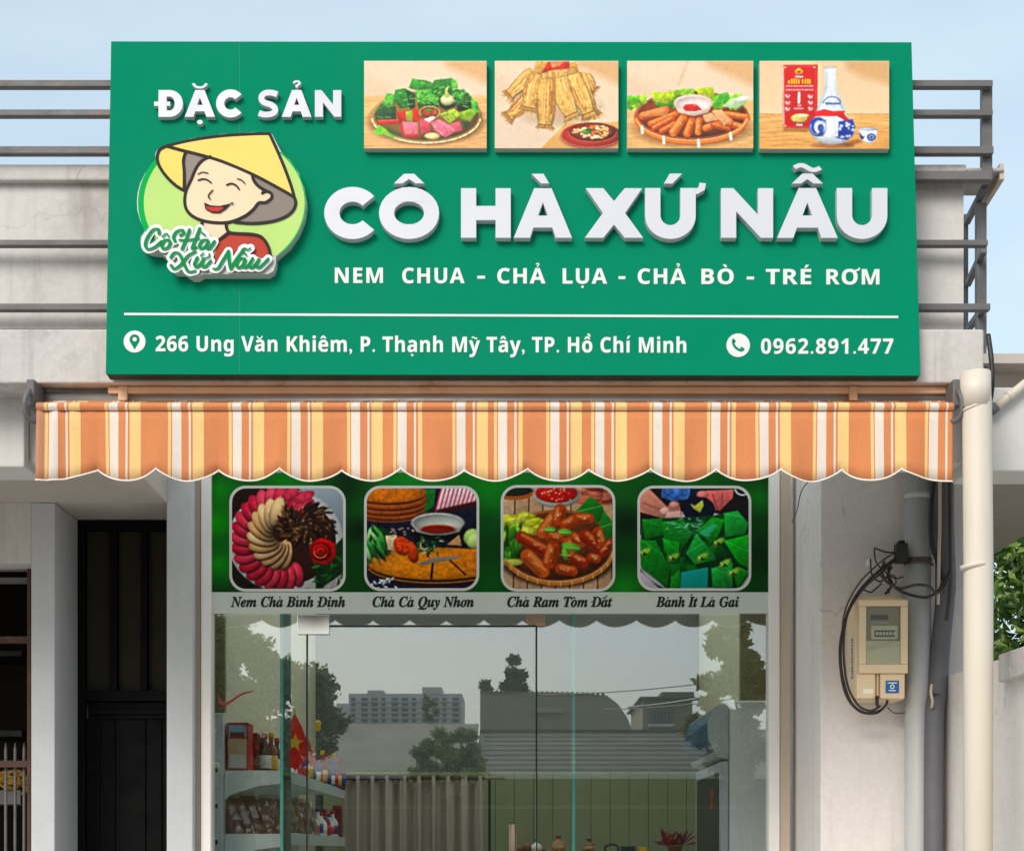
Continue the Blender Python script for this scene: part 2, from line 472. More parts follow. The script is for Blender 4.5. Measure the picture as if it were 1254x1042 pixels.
def fit_text(m, s, px0, px1, ybase, cap, fmap, w0, w1, st=SANS, off=0, wt=1.0, slope=0, track=0):
    """add a line of text to m, squeezed between px0 and px1 of the photo, caps cap px high"""
    sh, h = text_shapes(s, st, off, wt, track)
    xs = [v[0] for vs, fs in sh for i in {i for f in fs for i in f} for v in (vs[i],)]
    a, b = min(xs), max(xs); sx = (px1-px0)/(b-a); sy = cap/h
    for k, (vs, fs) in enumerate(sh):
        dz = (k % 3)*1.5e-4
        m.prism(fs, [(px0+(x-a)*sx, ybase-y*sy+slope*(x-a)*sx) for x, y in vs], fmap, w0, w1+dz)

def ring(cx, cy, rx, ry, a0, a1, n=28):
    return [(cx+rx*math.cos(math.radians(a0+(a1-a0)*i/n)), cy+ry*math.sin(math.radians(a0+(a1-a0)*i/n))) for i in range(n+1)]
def big_letter(ch, W):
    """heavy geometric capital on a unit cap height, W wide -> list of [outer, holes...]; y up"""
    s = .308; o = []
    if ch == 'C':
        cx = W*.53; rx = W*.53
        o = [[ring(cx, .5, rx, .525, 40, 320)+ring(cx, .5, rx-s, .525-s*.97, 320, 40)]]
    elif ch == 'O':
        o = [[ring(W/2, .5, W/2, .525, 0, 360)[:-1], ring(W/2, .5, W/2-s, .525-s*.97, 0, 360)[:-1]]]
    elif ch == 'H':
        b = .145
        o = [[[(0, 0), (s, 0), (s, .5-b), (W-s, .5-b), (W-s, 0), (W, 0), (W, 1), (W-s, 1), (W-s, .5+b), (s, .5+b), (s, 1), (0, 1)]]]
    elif ch == 'A':
        t = .175; c = W/2; q = .33
        o = [[[(0, 0), (q, 0), (q+.07, .205), (W-q-.07, .205), (W-q, 0), (W, 0), (c+t, 1), (c-t, 1)],
              [(c-.095, .45), (c+.095, .45), (c, .71)]]]
    elif ch == 'X':
        k = .375; c = W/2
        o = [[[(0, 0), (k, 0), (c, .265), (W-k, 0), (W, 0), (c+.225, .50), (W-.02, 1), (W-k, 1), (c, .74), (k, 1), (.02, 1), (c-.225, .50)]]]
    elif ch == 'U':
        o = [[[(0, 1), (0, .42)]+ring(W/2, .44, W/2, .46, 180, 360, 20)+[(W, 1), (W-s, 1)]+ring(W/2, .46, W/2-s, .205, 360, 180, 16)+[(s, 1)]]]
    elif ch == 'N':
        o = [[[(0, 0), (s, 0), (s, .53), (W-.25, 0), (W, 0), (W, 1), (W-s, 1), (W-s, .47), (.25, 1), (0, 1)]]]
    elif ch == 'D':
        e = W-.5
        o = [[[(0, 0), (e, 0)]+ring(e, .5, .5, .5, -90, 90, 18)+[(0, 1)],
              [(s, .245), (e-.01, .245)]+ring(e, .5, .5-s, .255, -88, 88, 14)+[(e-.01, .755), (s, .755)]]]
    elif ch == 'S':
        p = [(.07, .145), (.24, .09), (.42, .095), (.56, .13), (.645, .22), (.63, .34), (.52, .44), (.38, .495), (.24, .55), (.165, .66), (.18, .79), (.30, .885), (.45, .905), (.60, .88), (.72, .835)]
        p = [q[:2] for q in spline([(x/.78*W, y, 0) for x, y in p], 4)]
        o = [[ribbon2(p, .213)]]
    return o

# ------------------------------------------------------------------ printed pictures: a small painter, colours go to the vertices of a fine sheet
def vnoise(h, w_, cell, seed):
    g = np.random.default_rng(seed); gh, gw = int(h/cell)+3, int(w_/cell)+3
    a = g.random((gh, gw)); y = np.arange(h)/cell; x = np.arange(w_)/cell
    yi = y.astype(int); xi = x.astype(int); fy = (y-yi)[:, None]; fx = (x-xi)[None, :]
    fy = fy*fy*(3-2*fy); fx = fx*fx*(3-2*fx)
    A = a[yi][:, xi]; B = a[yi][:, xi+1]; Cc = a[yi+1][:, xi]; D = a[yi+1][:, xi+1]
    return (A*(1-fx)+B*fx)*(1-fy)+(Cc*(1-fx)+D*fx)*fy
class Cv:
    def __init__(s, x0, x1, y0, y1, W=230):
        s.W = W; s.H = int(W*(y1-y0)/(x1-x0)); s.b = (x0, x1, y0, y1)
        s.X, s.Y = np.meshgrid(np.linspace(x0, x1, s.W), np.linspace(y0, y1, s.H)); s.img = np.zeros((s.H, s.W, 3)); s.k = 0
        s.u = (x1-x0)/W
    def _put(s, a, col): s.img = s.img*(1-a[..., None])+np.clip(col, 0, 1)*a[..., None]
    def fill(s, c): s.img[:] = np.array(c)/255
    def vgrad(s, c0, c1, ya, yb):
        t = np.clip((s.Y-ya)/(yb-ya), 0, 1)[..., None]; m_ = ((s.Y >= ya) & (s.Y <= yb))[..., None]
        s.img = np.where(m_, (np.array(c0)*(1-t)+np.array(c1)*t)/255, s.img)
    def _sub(s, xa, xb, ya, yb):
        x0, x1, y0, y1 = s.b
        i0 = max(int((xa-x0)/(x1-x0)*(s.W-1))-1, 0); i1 = min(int((xb-x0)/(x1-x0)*(s.W-1))+2, s.W)
        j0 = max(int((ya-y0)/(y1-y0)*(s.H-1))-1, 0); j1 = min(int((yb-y0)/(y1-y0)*(s.H-1))+2, s.H)
        return (slice(j0, j1), slice(i0, i1)) if i1 > i0 and j1 > j0 else None
    def ell(s, cx, cy, rx, ry, c, ang=0, soft=8, sh=.3, op=1, tex=0, rim=.25):
        e = max(rx, ry)+soft; q = s._sub(cx-e, cx+e, cy-e, cy+e)
        if q is None: return
        X = s.X[q]-cx; Y = s.Y[q]-cy; ca, sa = math.cos(math.radians(ang)), math.sin(math.radians(ang))
        U = (X*ca+Y*sa)/rx; V = (-X*sa+Y*ca)/ry; r = np.sqrt(U*U+V*V)
        a = np.clip((1-r)*min(rx, ry)/soft+.5, 0, 1)*op
        f = 1-sh*(X*.35/max(rx, ry)+Y*.9/max(rx, ry))-rim*np.clip(r, 0, 1)**4
        if tex: s.k += 1; f = f+tex*.6*(vnoise(X.shape[0], X.shape[1], max(20/s.u, 3), s.k)-.5)+tex*.3*(vnoise(X.shape[0], X.shape[1], 9, s.k+50)-.5)
        col = np.array(c)/255*f[..., None]
        s.img[q] = s.img[q]*(1-a[..., None])+np.clip(col, 0, 1)*a[..., None]
    def poly(s, pts, c, soft=7, sh=.25, op=1, tex=0, rim=0):
        P = np.array(pts, float); q = s._sub(P[:, 0].min()-soft, P[:, 0].max()+soft, P[:, 1].min()-soft, P[:, 1].max()+soft)
        if q is None: return
        X = s.X[q]; Y = s.Y[q]; ins = np.zeros(X.shape, bool); d2 = np.full(X.shape, 1e12)
        for i in range(len(P)):
            ax, ay = P[i]; bx, by = P[(i+1) % len(P)]
            if ay != by:
                cnd = ((ay > Y) != (by > Y)) & (X < (bx-ax)*(Y-ay)/(by-ay)+ax); ins ^= cnd
            dx, dy = bx-ax, by-ay; L2 = dx*dx+dy*dy+1e-9
            t = np.clip(((X-ax)*dx+(Y-ay)*dy)/L2, 0, 1); d2 = np.minimum(d2, (X-ax-t*dx)**2+(Y-ay-t*dy)**2)
        d = np.sqrt(d2)*np.where(ins, 1, -1); a = np.clip(d/soft+.5, 0, 1)*op
        yy = (Y-P[:, 1].min())/max(np.ptp(P[:, 1]), 1); xx = (X-P[:, 0].min())/max(np.ptp(P[:, 0]), 1)
        f = 1-sh*(yy*.8+xx*.3-.45)
        if rim: f = f-rim*np.exp(-np.maximum(d, 0)/(soft*1.5))
        if tex: s.k += 1; f = f+tex*.6*(vnoise(X.shape[0], X.shape[1], max(20/s.u, 3), s.k)-.5)+tex*.3*(vnoise(X.shape[0], X.shape[1], 9, s.k+50)-.5)
        s.img[q] = s.img[q]*(1-a[..., None])+np.clip(np.array(c)/255*f[..., None], 0, 1)*a[..., None]
    def line(s, pts, wd, c, soft=6, op=1):
        P = np.array(pts, float); e = wd+soft
        q = s._sub(P[:, 0].min()-e, P[:, 0].max()+e, P[:, 1].min()-e, P[:, 1].max()+e)
        if q is None: return
        X = s.X[q]; Y = s.Y[q]; d2 = np.full(X.shape, 1e12)
        for i in range(len(P)-1):
            ax, ay = P[i]; dx, dy = P[i+1]-P[i]; t = np.clip(((X-ax)*dx+(Y-ay)*dy)/(dx*dx+dy*dy+1e-9), 0, 1)
            d2 = np.minimum(d2, (X-ax-t*dx)**2+(Y-ay-t*dy)**2)
        a = np.clip((wd/2-np.sqrt(d2))/soft+.5, 0, 1)*op
        s.img[q] = s.img[q]*(1-a[..., None])+np.array(c)/255*a[..., None]
    def arc(s, cx, cy, rx, ry, a0, a1, wd, c, **k): s.line([(cx+rx*math.cos(math.radians(a0+(a1-a0)*i/30)), cy+ry*math.sin(math.radians(a0+(a1-a0)*i/30))) for i in range(31)], wd, c, **k)
    def tex(s, amt, cell=10, seed=1, sx=1):
        n = vnoise(s.H, s.W, cell, seed) if sx == 1 else np.repeat(vnoise(s.H, s.W//sx+2, cell, seed), sx, axis=1)[:, :s.W]
        s.img = np.clip(s.img*(1+amt*(n-.5))[..., None], 0, 1)
    def photo(s):
        def blur(a, r):
            for ax in (0, 1):
                p = np.concatenate([np.repeat(np.take(a, [0], ax), r, ax), a, np.repeat(np.take(a, [-1], ax), r, ax)], ax); c = np.cumsum(p, ax)
                n_ = a.shape[ax]; z = np.zeros_like(np.take(c, [0], ax)); c = np.concatenate([z, c], ax)
                a = (np.take(c, range(2*r+1, 2*r+1+n_), ax)-np.take(c, range(0, n_), ax))/(2*r+1)
            return a
        n_ = vnoise(s.H, s.W, 2.2, 91)-.5+.8*(vnoise(s.H, s.W, 6, 92)-.5)
        lum = s.img.mean(2, keepdims=True); edge = np.clip(np.abs(lum-blur(lum, 4))*6, 0, 1)
        im = s.img*(1+(.022+.16*edge)*n_[..., None])
        im = blur(im, 1); im = im+.45*(im-blur(im, 2))+.22*(im-blur(im, 9))
        s.img = np.clip(im, 0, 1)
    def wood(s, ya, amt, seed):
        n = np.repeat(vnoise(s.H, s.W//10+3, 2, seed), 10, axis=1)[:, :s.W]
        s.img = np.where((s.Y > ya)[..., None], np.clip(s.img*(1+amt*(n-.5))[..., None], 0, 1), s.img)
    def sheet(s, name, parent, fmap, w, mname='print', rr=0, tone=1.12, gain=.86):
        """fine mesh carrying the painted colours; rr rounds the corners"""
        H, W = s.H, s.W; x0, x1, y0, y1 = s.b
        me = bpy.data.meshes.new(name)
        A = fmap(x0, y0, w); B = fmap(x1, y0, w); Cc = fmap(x0, y1, w); Dd = fmap(x1, y1, w)
        tx = np.linspace(0, 1, W)[None, :, None]; ty = np.linspace(0, 1, H)[:, None, None]
        A, B, Cc, Dd = [np.array(q)[None, None, :] for q in (A, B, Cc, Dd)]
        P = (A*(1-tx)+B*tx)*(1-ty)+(Cc*(1-tx)+Dd*tx)*ty
        V = np.zeros((H, W, 3), np.float32); V[..., 0] = P[..., 0]; V[..., 1] = -w; V[..., 2] = P[..., 1]
        idx = np.arange(H*W).reshape(H, W)
        q = np.stack([idx[1:, :-1], idx[1:, 1:], idx[:-1, 1:], idx[:-1, :-1]], -1).reshape(-1, 4)
        if rr:
            cx = (s.X[:-1, :-1]+s.X[1:, 1:])/2; cy = (s.Y[:-1, :-1]+s.Y[1:, 1:])/2
            dx = np.maximum(np.abs(cx-(x0+x1)/2)-((x1-x0)/2-rr), 0); dy = np.maximum(np.abs(cy-(y0+y1)/2)-((y1-y0)/2-rr), 0)
            q = q[(np.hypot(dx, dy) < rr).ravel()]
        me.vertices.add(H*W); me.vertices.foreach_set('co', V.ravel())
        n = len(q); me.loops.add(n*4); me.loops.foreach_set('vertex_index', q.astype(np.int32).ravel())
        me.polygons.add(n); me.polygons.foreach_set('loop_start', np.arange(0, n*4, 4, dtype=np.int32))
        me.polygons.foreach_set('loop_total', np.full(n, 4, np.int32)); me.update(calc_edges=True)
        a = me.attributes.new('Col', 'FLOAT_COLOR', 'POINT'); c = np.ones((H*W, 4), np.float32)
        s.photo(); im = s.img.reshape(-1, 3); c[:, :3] = np.where(im <= .04045, im/12.92, ((im+.055)/1.055)**2.4)
        g_ = c[:, :3].mean(1, keepdims=True); c[:, :3] = np.clip(g_+(c[:, :3]-g_)*1.1, 0, 1)**tone*gain
        a.data.foreach_set('color', c.ravel()); me.materials.append(M[mname])
        o = bpy.data.objects.new(name, me); COL.objects.link(o); o.parent = parent
        return o

def jit(pts, a): return [(x+R.uniform(-a, a), y+R.uniform(-a, a)) for x, y in pts]
def back_drop(c):
    c.fill((236, 212, 184)); c.vgrad((240, 216, 190), (238, 214, 186), 0, 600)
    c.poly([(800, 60), (1260, 60), (1260, 330), (1050, 230), (820, 130)], (226, 184, 138), soft=90, sh=0)
    c.poly([(40, 200), (330, 330), (700, 470), (40, 420)], (228, 200, 170), soft=120, sh=0, op=.6)
def pic_greens():
    c = Cv(45, 1185, 75, 888); back_drop(c)
    c.poly([(0, 400), (1250, 400), (1250, 950), (0, 950)], (240, 188, 130), soft=30, sh=.1); c.wood(410, .16, 3)
    c.ell(622, 640, 540, 215, (120, 80, 40), soft=40, op=.6)
    c.ell(622, 600, 520, 250, (222, 178, 112), soft=8, rim=.3); c.ell(622, 590, 485, 222, (150, 110, 52), soft=8)
    c.arc(622, 600, 505, 238, 5, 175, 16, (250, 226, 176)); c.arc(622, 612, 515, 240, 10, 170, 6, (150, 100, 52))
    for q in range(12, 175, 14):
        x, y = 622+505*math.cos(math.radians(q)), 602+240*math.sin(math.radians(q)); c.line([(x, y-12), (x+3, y+16)], 5, (176, 120, 66))
    G = [(40, 140, 44), (22, 96, 32), (64, 168, 54), (104, 196, 68), (14, 66, 26)]
    blocks = [([(150, 560), (210, 470), (340, 500), (345, 625), (160, 620)], 1), ([(215, 480), (255, 375), (330, 390), (330, 500), (270, 520)], 3),
              ([(330, 345), (430, 330), (520, 380), (510, 500), (380, 520), (325, 450)], 0), ([(430, 340), (520, 380), (520, 510), (470, 520)], 4),
              ([(460, 330), (500, 240), (560, 255), (620, 260), (690, 290), (680, 350), (560, 360)], 2), ([(530, 350), (660, 340), (735, 410), (730, 470), (560, 475), (525, 420)], 3),
              ([(700, 250), (860, 240), (900, 280), (860, 380), (750, 400), (680, 380), (680, 300)], 0), ([(740, 400), (900, 380), (900, 500), (800, 540), (740, 500)], 4),
              ([(850, 260), (900, 255), (920, 320), (870, 390)], 3), ([(890, 340), (980, 350), (1050, 420), (1060, 450), (900, 450)], 2), ([(900, 450), (1045, 455), (1040, 540), (910, 545)], 4),
              ([(1040, 420), (1110, 470), (1110, 560), (1050, 600)], 3), ([(540, 470), (740, 480), (740, 540), (560, 540)], 1)]
    for p, k in blocks:
        c.poly(jit(p, 6), G[k], soft=8, sh=.5, tex=.5, rim=.25)
        x0 = min(q[0] for q in p); x1 = max(q[0] for q in p); y0 = min(q[1] for q in p); y1 = max(q[1] for q in p)
        for _ in range(4):
            x = R.uniform(x0+10, x1-40); y = R.uniform(y0+10, y1-20); c.line([(x, y), (x+R.uniform(20, 60), y+R.uniform(-16, 22))], R.uniform(6, 13), (140, 214, 96) if R.random() < .6 else (190, 236, 140), op=.55)
        c.line([p[0], p[1], p[2]], 5, (150, 216, 110), op=.7)
    for _ in range(45):
        x = R.uniform(520, 1000); y = R.uniform(320+.15*abs(x-760), 480); c.ell(x, y, R.uniform(14, 34), R.uniform(8, 16), R.choice(G+[(110, 196, 70)]), ang=R.uniform(-60, 60), sh=.6, op=.8)
    c.ell(820, 440, 66, 52, (226, 224, 172), tex=.2); c.poly([(790, 420), (800, 330), (840, 305), (820, 360), (850, 410)], (196, 210, 120), sh=.2)
    for k in range(5): c.line([(775+k*22, 405), (768+k*22, 480)], 3, (180, 170, 110), op=.6)
    c.poly([(560, 520), (600, 495), (740, 505), (750, 570), (700, 620), (570, 600)], (150, 70, 36), tex=.6); c.poly([(600, 530), (720, 530), (720, 575), (610, 580)], (188, 96, 50), tex=.5)
    c.arc(655, 555, 92, 56, 150, 400, 8, (216, 224, 150)); c.ell(650, 535, 40, 15, (120, 140, 50))
    c.poly([(750, 570), (880, 520), (950, 575), (840, 660)], (186, 208, 74), tex=.3, sh=.3); c.poly([(930, 560), (1030, 520), (1090, 560), (1030, 640), (940, 610)], (150, 190, 50), tex=.4, sh=.4)
    for _ in range(14): c.ell(R.uniform(780, 920), R.uniform(545, 620), 5, 5, (90, 120, 30), sh=0)
    c.poly([(360, 560), (420, 535), (440, 640), (400, 640)], (214, 52, 44), tex=.4); c.poly([(430, 550), (500, 540), (500, 640), (440, 630)], (176, 186, 40), tex=.3); c.poly([(495, 530), (530, 520), (570, 620), (500, 650)], (222, 48, 38), tex=.4)
    c.poly([(165, 630), (370, 620), (380, 660), (175, 670)], (214, 54, 46), sh=.4); c.line([(180, 636), (360, 628)], 5, (250, 150, 130)); c.poly([(330, 510), (360, 560), (410, 640), (380, 660)], (190, 46, 40))
    c.poly([(400, 640), (545, 650), (550, 790), (420, 785), (375, 700)], (238, 130, 140), sh=.3, tex=.3); c.poly([(375, 700), (400, 645), (425, 790)], (208, 44, 52)); c.poly([(420, 760), (550, 760), (550, 792), (420, 790)], (204, 40, 52))
    c.poly([(560, 620), (660, 640), (660, 740), (570, 760)], (222, 92, 108), tex=.4); c.poly([(600, 620), (680, 590), (720, 600), (650, 650)], (250, 226, 222), tex=.2)
    c.poly([(665, 650), (740, 620), (850, 670), (900, 730), (800, 790), (700, 720)], (240, 128, 146), tex=.35); c.poly([(850, 660), (930, 640), (960, 720), (900, 740)], (232, 110, 126), tex=.35); c.line([(680, 660), (780, 770)], 7, (250, 190, 196)); c.line([(740, 640), (880, 720)], 6, (250, 200, 204))
    c.ell(680, 775, 72, 32, (244, 228, 168), tex=.2); c.arc(680, 778, 60, 24, 0, 180, 5, (200, 170, 90))
    c.poly([(130, 740), (180, 670), (260, 720), (240, 760), (150, 762)], (128, 208, 60), tex=.4); c.poly([(230, 700), (330, 790), (320, 810), (250, 770)], (136, 200, 72)); c.poly([(260, 700), (390, 750), (390, 775), (300, 745)], (40, 110, 40))
    c.poly([(950, 640), (1040, 650), (990, 710)], (30, 80, 30)); return c
def pic_bundles():
    c = Cv(45, 1195, 75, 888); back_drop(c); c.poly([(40, 560), (640, 700), (470, 900), (40, 900)], (232, 208, 184), soft=60, sh=0)
    c.poly([(470, 895), (700, 660), (1260, 640), (1260, 900)], (230, 178, 112), soft=6, sh=.1)
    c.ell(620, 520, 330, 130, (190, 150, 110), soft=120, op=.5)
    def bundle(pts, wd, k):
        pts = spline([(x, y, 0) for x, y in pts], 5); n = len(pts)
        for i in range(n-1):
            pass
        base = (240, 190, 112)
        wid = [wd*(.75+.35*math.sin(math.pi*min(i/n*1.25, 1))) for i in range(n)]
        wid[-3:] = [wd*.75, wd*.95, wd*1.15]
        P = ribbon2([p[:2] for p in pts], wid); c.poly([(x+10, y+8) for x, y in P], (150, 100, 50), soft=16, op=.6, sh=0)
        c.poly(P, base, soft=7, sh=.2, tex=.35, rim=.35)
        for j in range(16):
            o = R.uniform(-.45, .45); a = R.uniform(0, .4); b = R.uniform(.5, 1)
            q = []
            for i in range(int(a*n), int(b*n)):
                t = (pts[min(i+1, n-1)]-pts[max(i-1, 0)]).normalized(); q.append((pts[i].x-t.y*o*wid[i]+R.uniform(-3, 3), pts[i].y+t.x*o*wid[i]))
            if len(q) > 1: c.line(q, R.uniform(4, 10), R.choice([(250, 214, 140), (242, 196, 116), (180, 112, 46), (160, 96, 40), (255, 230, 170)]), op=.75)
        m_ = pts[int(n*.84)]; t = (pts[int(n*.84)+1]-m_).normalized(); hw = wd*.42
        c.line([(m_.x-t.y*hw, m_.y+t.x*hw), (m_.x+t.y*hw, m_.y-t.x*hw)], 9, (150, 90, 40))
        e = pts[-1]
        for j in range(9): o = R.uniform(-.6, .6)*wd; c.line([(e.x-t.y*o*.8, e.y+t.x*o*.8), (e.x-t.y*o+t.x*R.uniform(10, 45), e.y+t.x*o+t.y*R.uniform(10, 45))], 6, R.choice([(236, 190, 110), (200, 140, 70)]))
    c.poly([(420, 90), (800, 90), (840, 200), (420, 200)], (216, 160, 86), tex=.4)
    for q in ([(400, 170), (300, 280), (160, 410)], [(440, 330), (300, 480), (150, 610)], [(870, 200), (900, 320), (960, 380)], [(450, 190), (400, 330), (350, 540)], [(820, 190), (870, 400), (960, 600)],
              [(760, 190), (820, 340), (880, 480), (930, 600)], [(640, 200), (660, 350), (720, 500), (770, 610)], [(530, 200), (520, 400), (515, 600), (510, 700)]):
        bundle(q, 158 if q[0][0] > 440 else 124, 0)
    c.poly([(430, 80), (540, 80), (480, 190), (400, 180)], (226, 172, 96), tex=.5)
    c.poly([(480, 190), (540, 85), (740, 80), (740, 150), (560, 180)], (214, 60, 36), tex=.5, sh=.1); c.poly([(560, 85), (690, 85), (640, 130), (580, 140)], (236, 140, 96), tex=.6)
    c.poly([(470, 200), (560, 165), (800, 140), (820, 190), (620, 240), (490, 250)], (232, 184, 112), tex=.4, rim=.2)
    for k in range(20): x = 480+k*17; c.line([(x, 195-k*2.2), (x+6, 245-k*2.8)], 5, R.choice([(250, 220, 150), (170, 108, 50)]), op=.7)
    c.ell(950, 800, 280, 96, (120, 60, 30), soft=30, op=.5); c.ell(945, 770, 285, 120, (206, 62, 46), rim=.35); c.arc(945, 768, 278, 112, 20, 200, 9, (240, 130, 110))
    c.ell(955, 740, 222, 88, (120, 38, 30), rim=.2); c.ell(955, 730, 205, 72, (150, 60, 40), tex=.5); c.arc(955, 742, 220, 86, 0, 180, 7, (216, 120, 90))
    for _ in range(70):
        q = R.uniform(0, 6.28); r = R.random()**.5; x = 960+175*r*math.cos(q); y = 735+58*r*math.sin(q)
        c.poly(jit([(x-26, y-8), (x+24, y-12), (x+20, y+10), (x-18, y+12)], 12), R.choice([(246, 222, 170), (236, 190, 120), (200, 76, 40), (226, 120, 60), (250, 236, 200)]), soft=6, sh=.4)
    c.ell(900, 735, 46, 24, (120, 160, 40), tex=.4); c.ell(920, 715, 30, 12, (60, 110, 30))
    for _ in range(25): c.ell(R.uniform(860, 1030), R.uniform(470, 640), 5, 4, (150, 90, 50), sh=0, op=.6)
    return c
def roll(c, x0, y0, x1, y1, wd, col, hi=(250, 196, 130)):
    c.line([(x0+6, y0+10), (x1+6, y1+10)], wd, (120, 50, 20), soft=14, op=.6)
    c.line([(x0, y0), (x1, y1)], wd, col, soft=8); L = math.hypot(x1-x0, y1-y0); nx, ny = (y1-y0)/L, -(x1-x0)/L
    if ny > 0: nx, ny = -nx, -ny
    o = wd*.22; c.line([(x0+nx*o, y0+ny*o), (x1+nx*o, y1+ny*o)], wd*.3, hi, soft=12, op=.55)
    c.line([(x0-nx*o*1.5, y0-ny*o*1.5), (x1-nx*o*1.5, y1-ny*o*1.5)], wd*.22, tuple(int(v*.6) for v in col), soft=12, op=.6)
    for _ in range(5):
        t = R.random(); c.ell(x0+(x1-x0)*t+R.uniform(-10, 10), y0+(y1-y0)*t+R.uniform(-10, 10), 10, 6, (255, 226, 180), op=.5, sh=0)
def pic_rolls():
    c = Cv(62, 1235, 75, 888); back_drop(c); c.poly([(0, 540), (1300, 440), (1300, 950), (0, 950)], (240, 190, 130), soft=30, sh=.1); c.wood(540, .16, 9)
    c.line([(540, 300), (620, 90)], 26, (222, 194, 160), soft=24, op=.7)
    c.ell(660, 700, 545, 170, (130, 80, 40), soft=50, op=.5); c.ell(660, 600, 535, 245, (226, 130, 66), rim=.3); c.ell(660, 575, 500, 215, (150, 72, 36), tex=.3)
    for _ in range(26):
        x = R.choice([R.uniform(80, 480), R.uniform(850, 1060)]); c.poly(jit([(x-60, 470), (x-20, 415), (x+60, 400), (x+80, 470), (x, 515)], 26), R.choice([(150, 206, 50), (110, 184, 40), (180, 220, 70), (90, 160, 40)]), sh=.5, tex=.5)
    c.poly([(285, 360), (420, 370), (490, 350), (505, 420), (430, 480), (300, 450)], (186, 206, 46), tex=.4, sh=.4); c.poly([(500, 350), (580, 335), (690, 340), (690, 390), (500, 400)], (150, 200, 60), tex=.5)
    c.poly([(700, 330), (860, 320), (880, 380), (850, 430), (720, 390)], (186, 206, 50), tex=.4, sh=.4); c.poly([(860, 480), (930, 380), (1000, 370), (1020, 420), (900, 510)], (90, 180, 60), tex=.4)
    c.poly([(940, 500), (1040, 420), (1190, 405), (1180, 460), (1080, 520)], (196, 220, 170), tex=.2); c.poly([(1030, 440), (1120, 408), (1200, 410), (1150, 450)], (244, 248, 240))
    for x0, y0, x1, y1, wd in [(200, 590, 420, 530, 70), (280, 660, 510, 570, 56), (310, 700, 480, 610, 56), (380, 730, 500, 660, 54), (490, 740, 580, 610, 80), (620, 750, 660, 640, 76), (720, 740, 730, 630, 60),
                               (790, 700, 900, 660, 62), (860, 670, 1000, 700, 56), (950, 640, 1120, 690, 64), (980, 570, 1170, 600, 60), (800, 610, 900, 590, 70), (880, 560, 1010, 640, 70)]:
        roll(c, x0, y0, x1, y1, wd, R.choice([(224, 112, 40), (232, 128, 56), (214, 96, 34)]))
    c.poly([(760, 580), (800, 535), (930, 620), (800, 650)], (240, 182, 136), tex=.3); c.poly([(850, 540), (940, 530), (1040, 630), (960, 680)], (238, 176, 128), tex=.3)
    c.poly([(440, 590), (170, 590), (180, 560), (380, 505), (440, 540)], (236, 160, 100), tex=.3, op=.8)
    c.ell(680, 520, 178, 70, (200, 110, 80)); c.poly([(500, 480), (540, 560), (680, 590), (810, 560), (855, 480)], (240, 208, 186), sh=.35); c.ell(676, 470, 182, 84, (250, 222, 204), sh=.1, rim=.1); c.ell(676, 478, 160, 68, (246, 226, 216), sh=-.2, rim=.15)
    c.poly([(580, 510), (610, 480), (700, 478), (760, 530), (690, 545), (600, 540)], (222, 36, 30), sh=.2, tex=.3); c.ell(690, 490, 20, 8, (250, 150, 130))
    c.arc(660, 600, 520, 232, 8, 172, 44, (232, 136, 70)); c.arc(660, 588, 520, 225, 6, 174, 7, (252, 216, 170)); c.arc(660, 622, 520, 232, 8, 172, 6, (170, 84, 40))
    for q in (152, 120, 83, 46): x, y = 660+522*math.cos(math.radians(q)), 602+234*math.sin(math.radians(q)); c.line([(x, y-22), (x+4, y+34)], 26, (250, 240, 222))
    return c
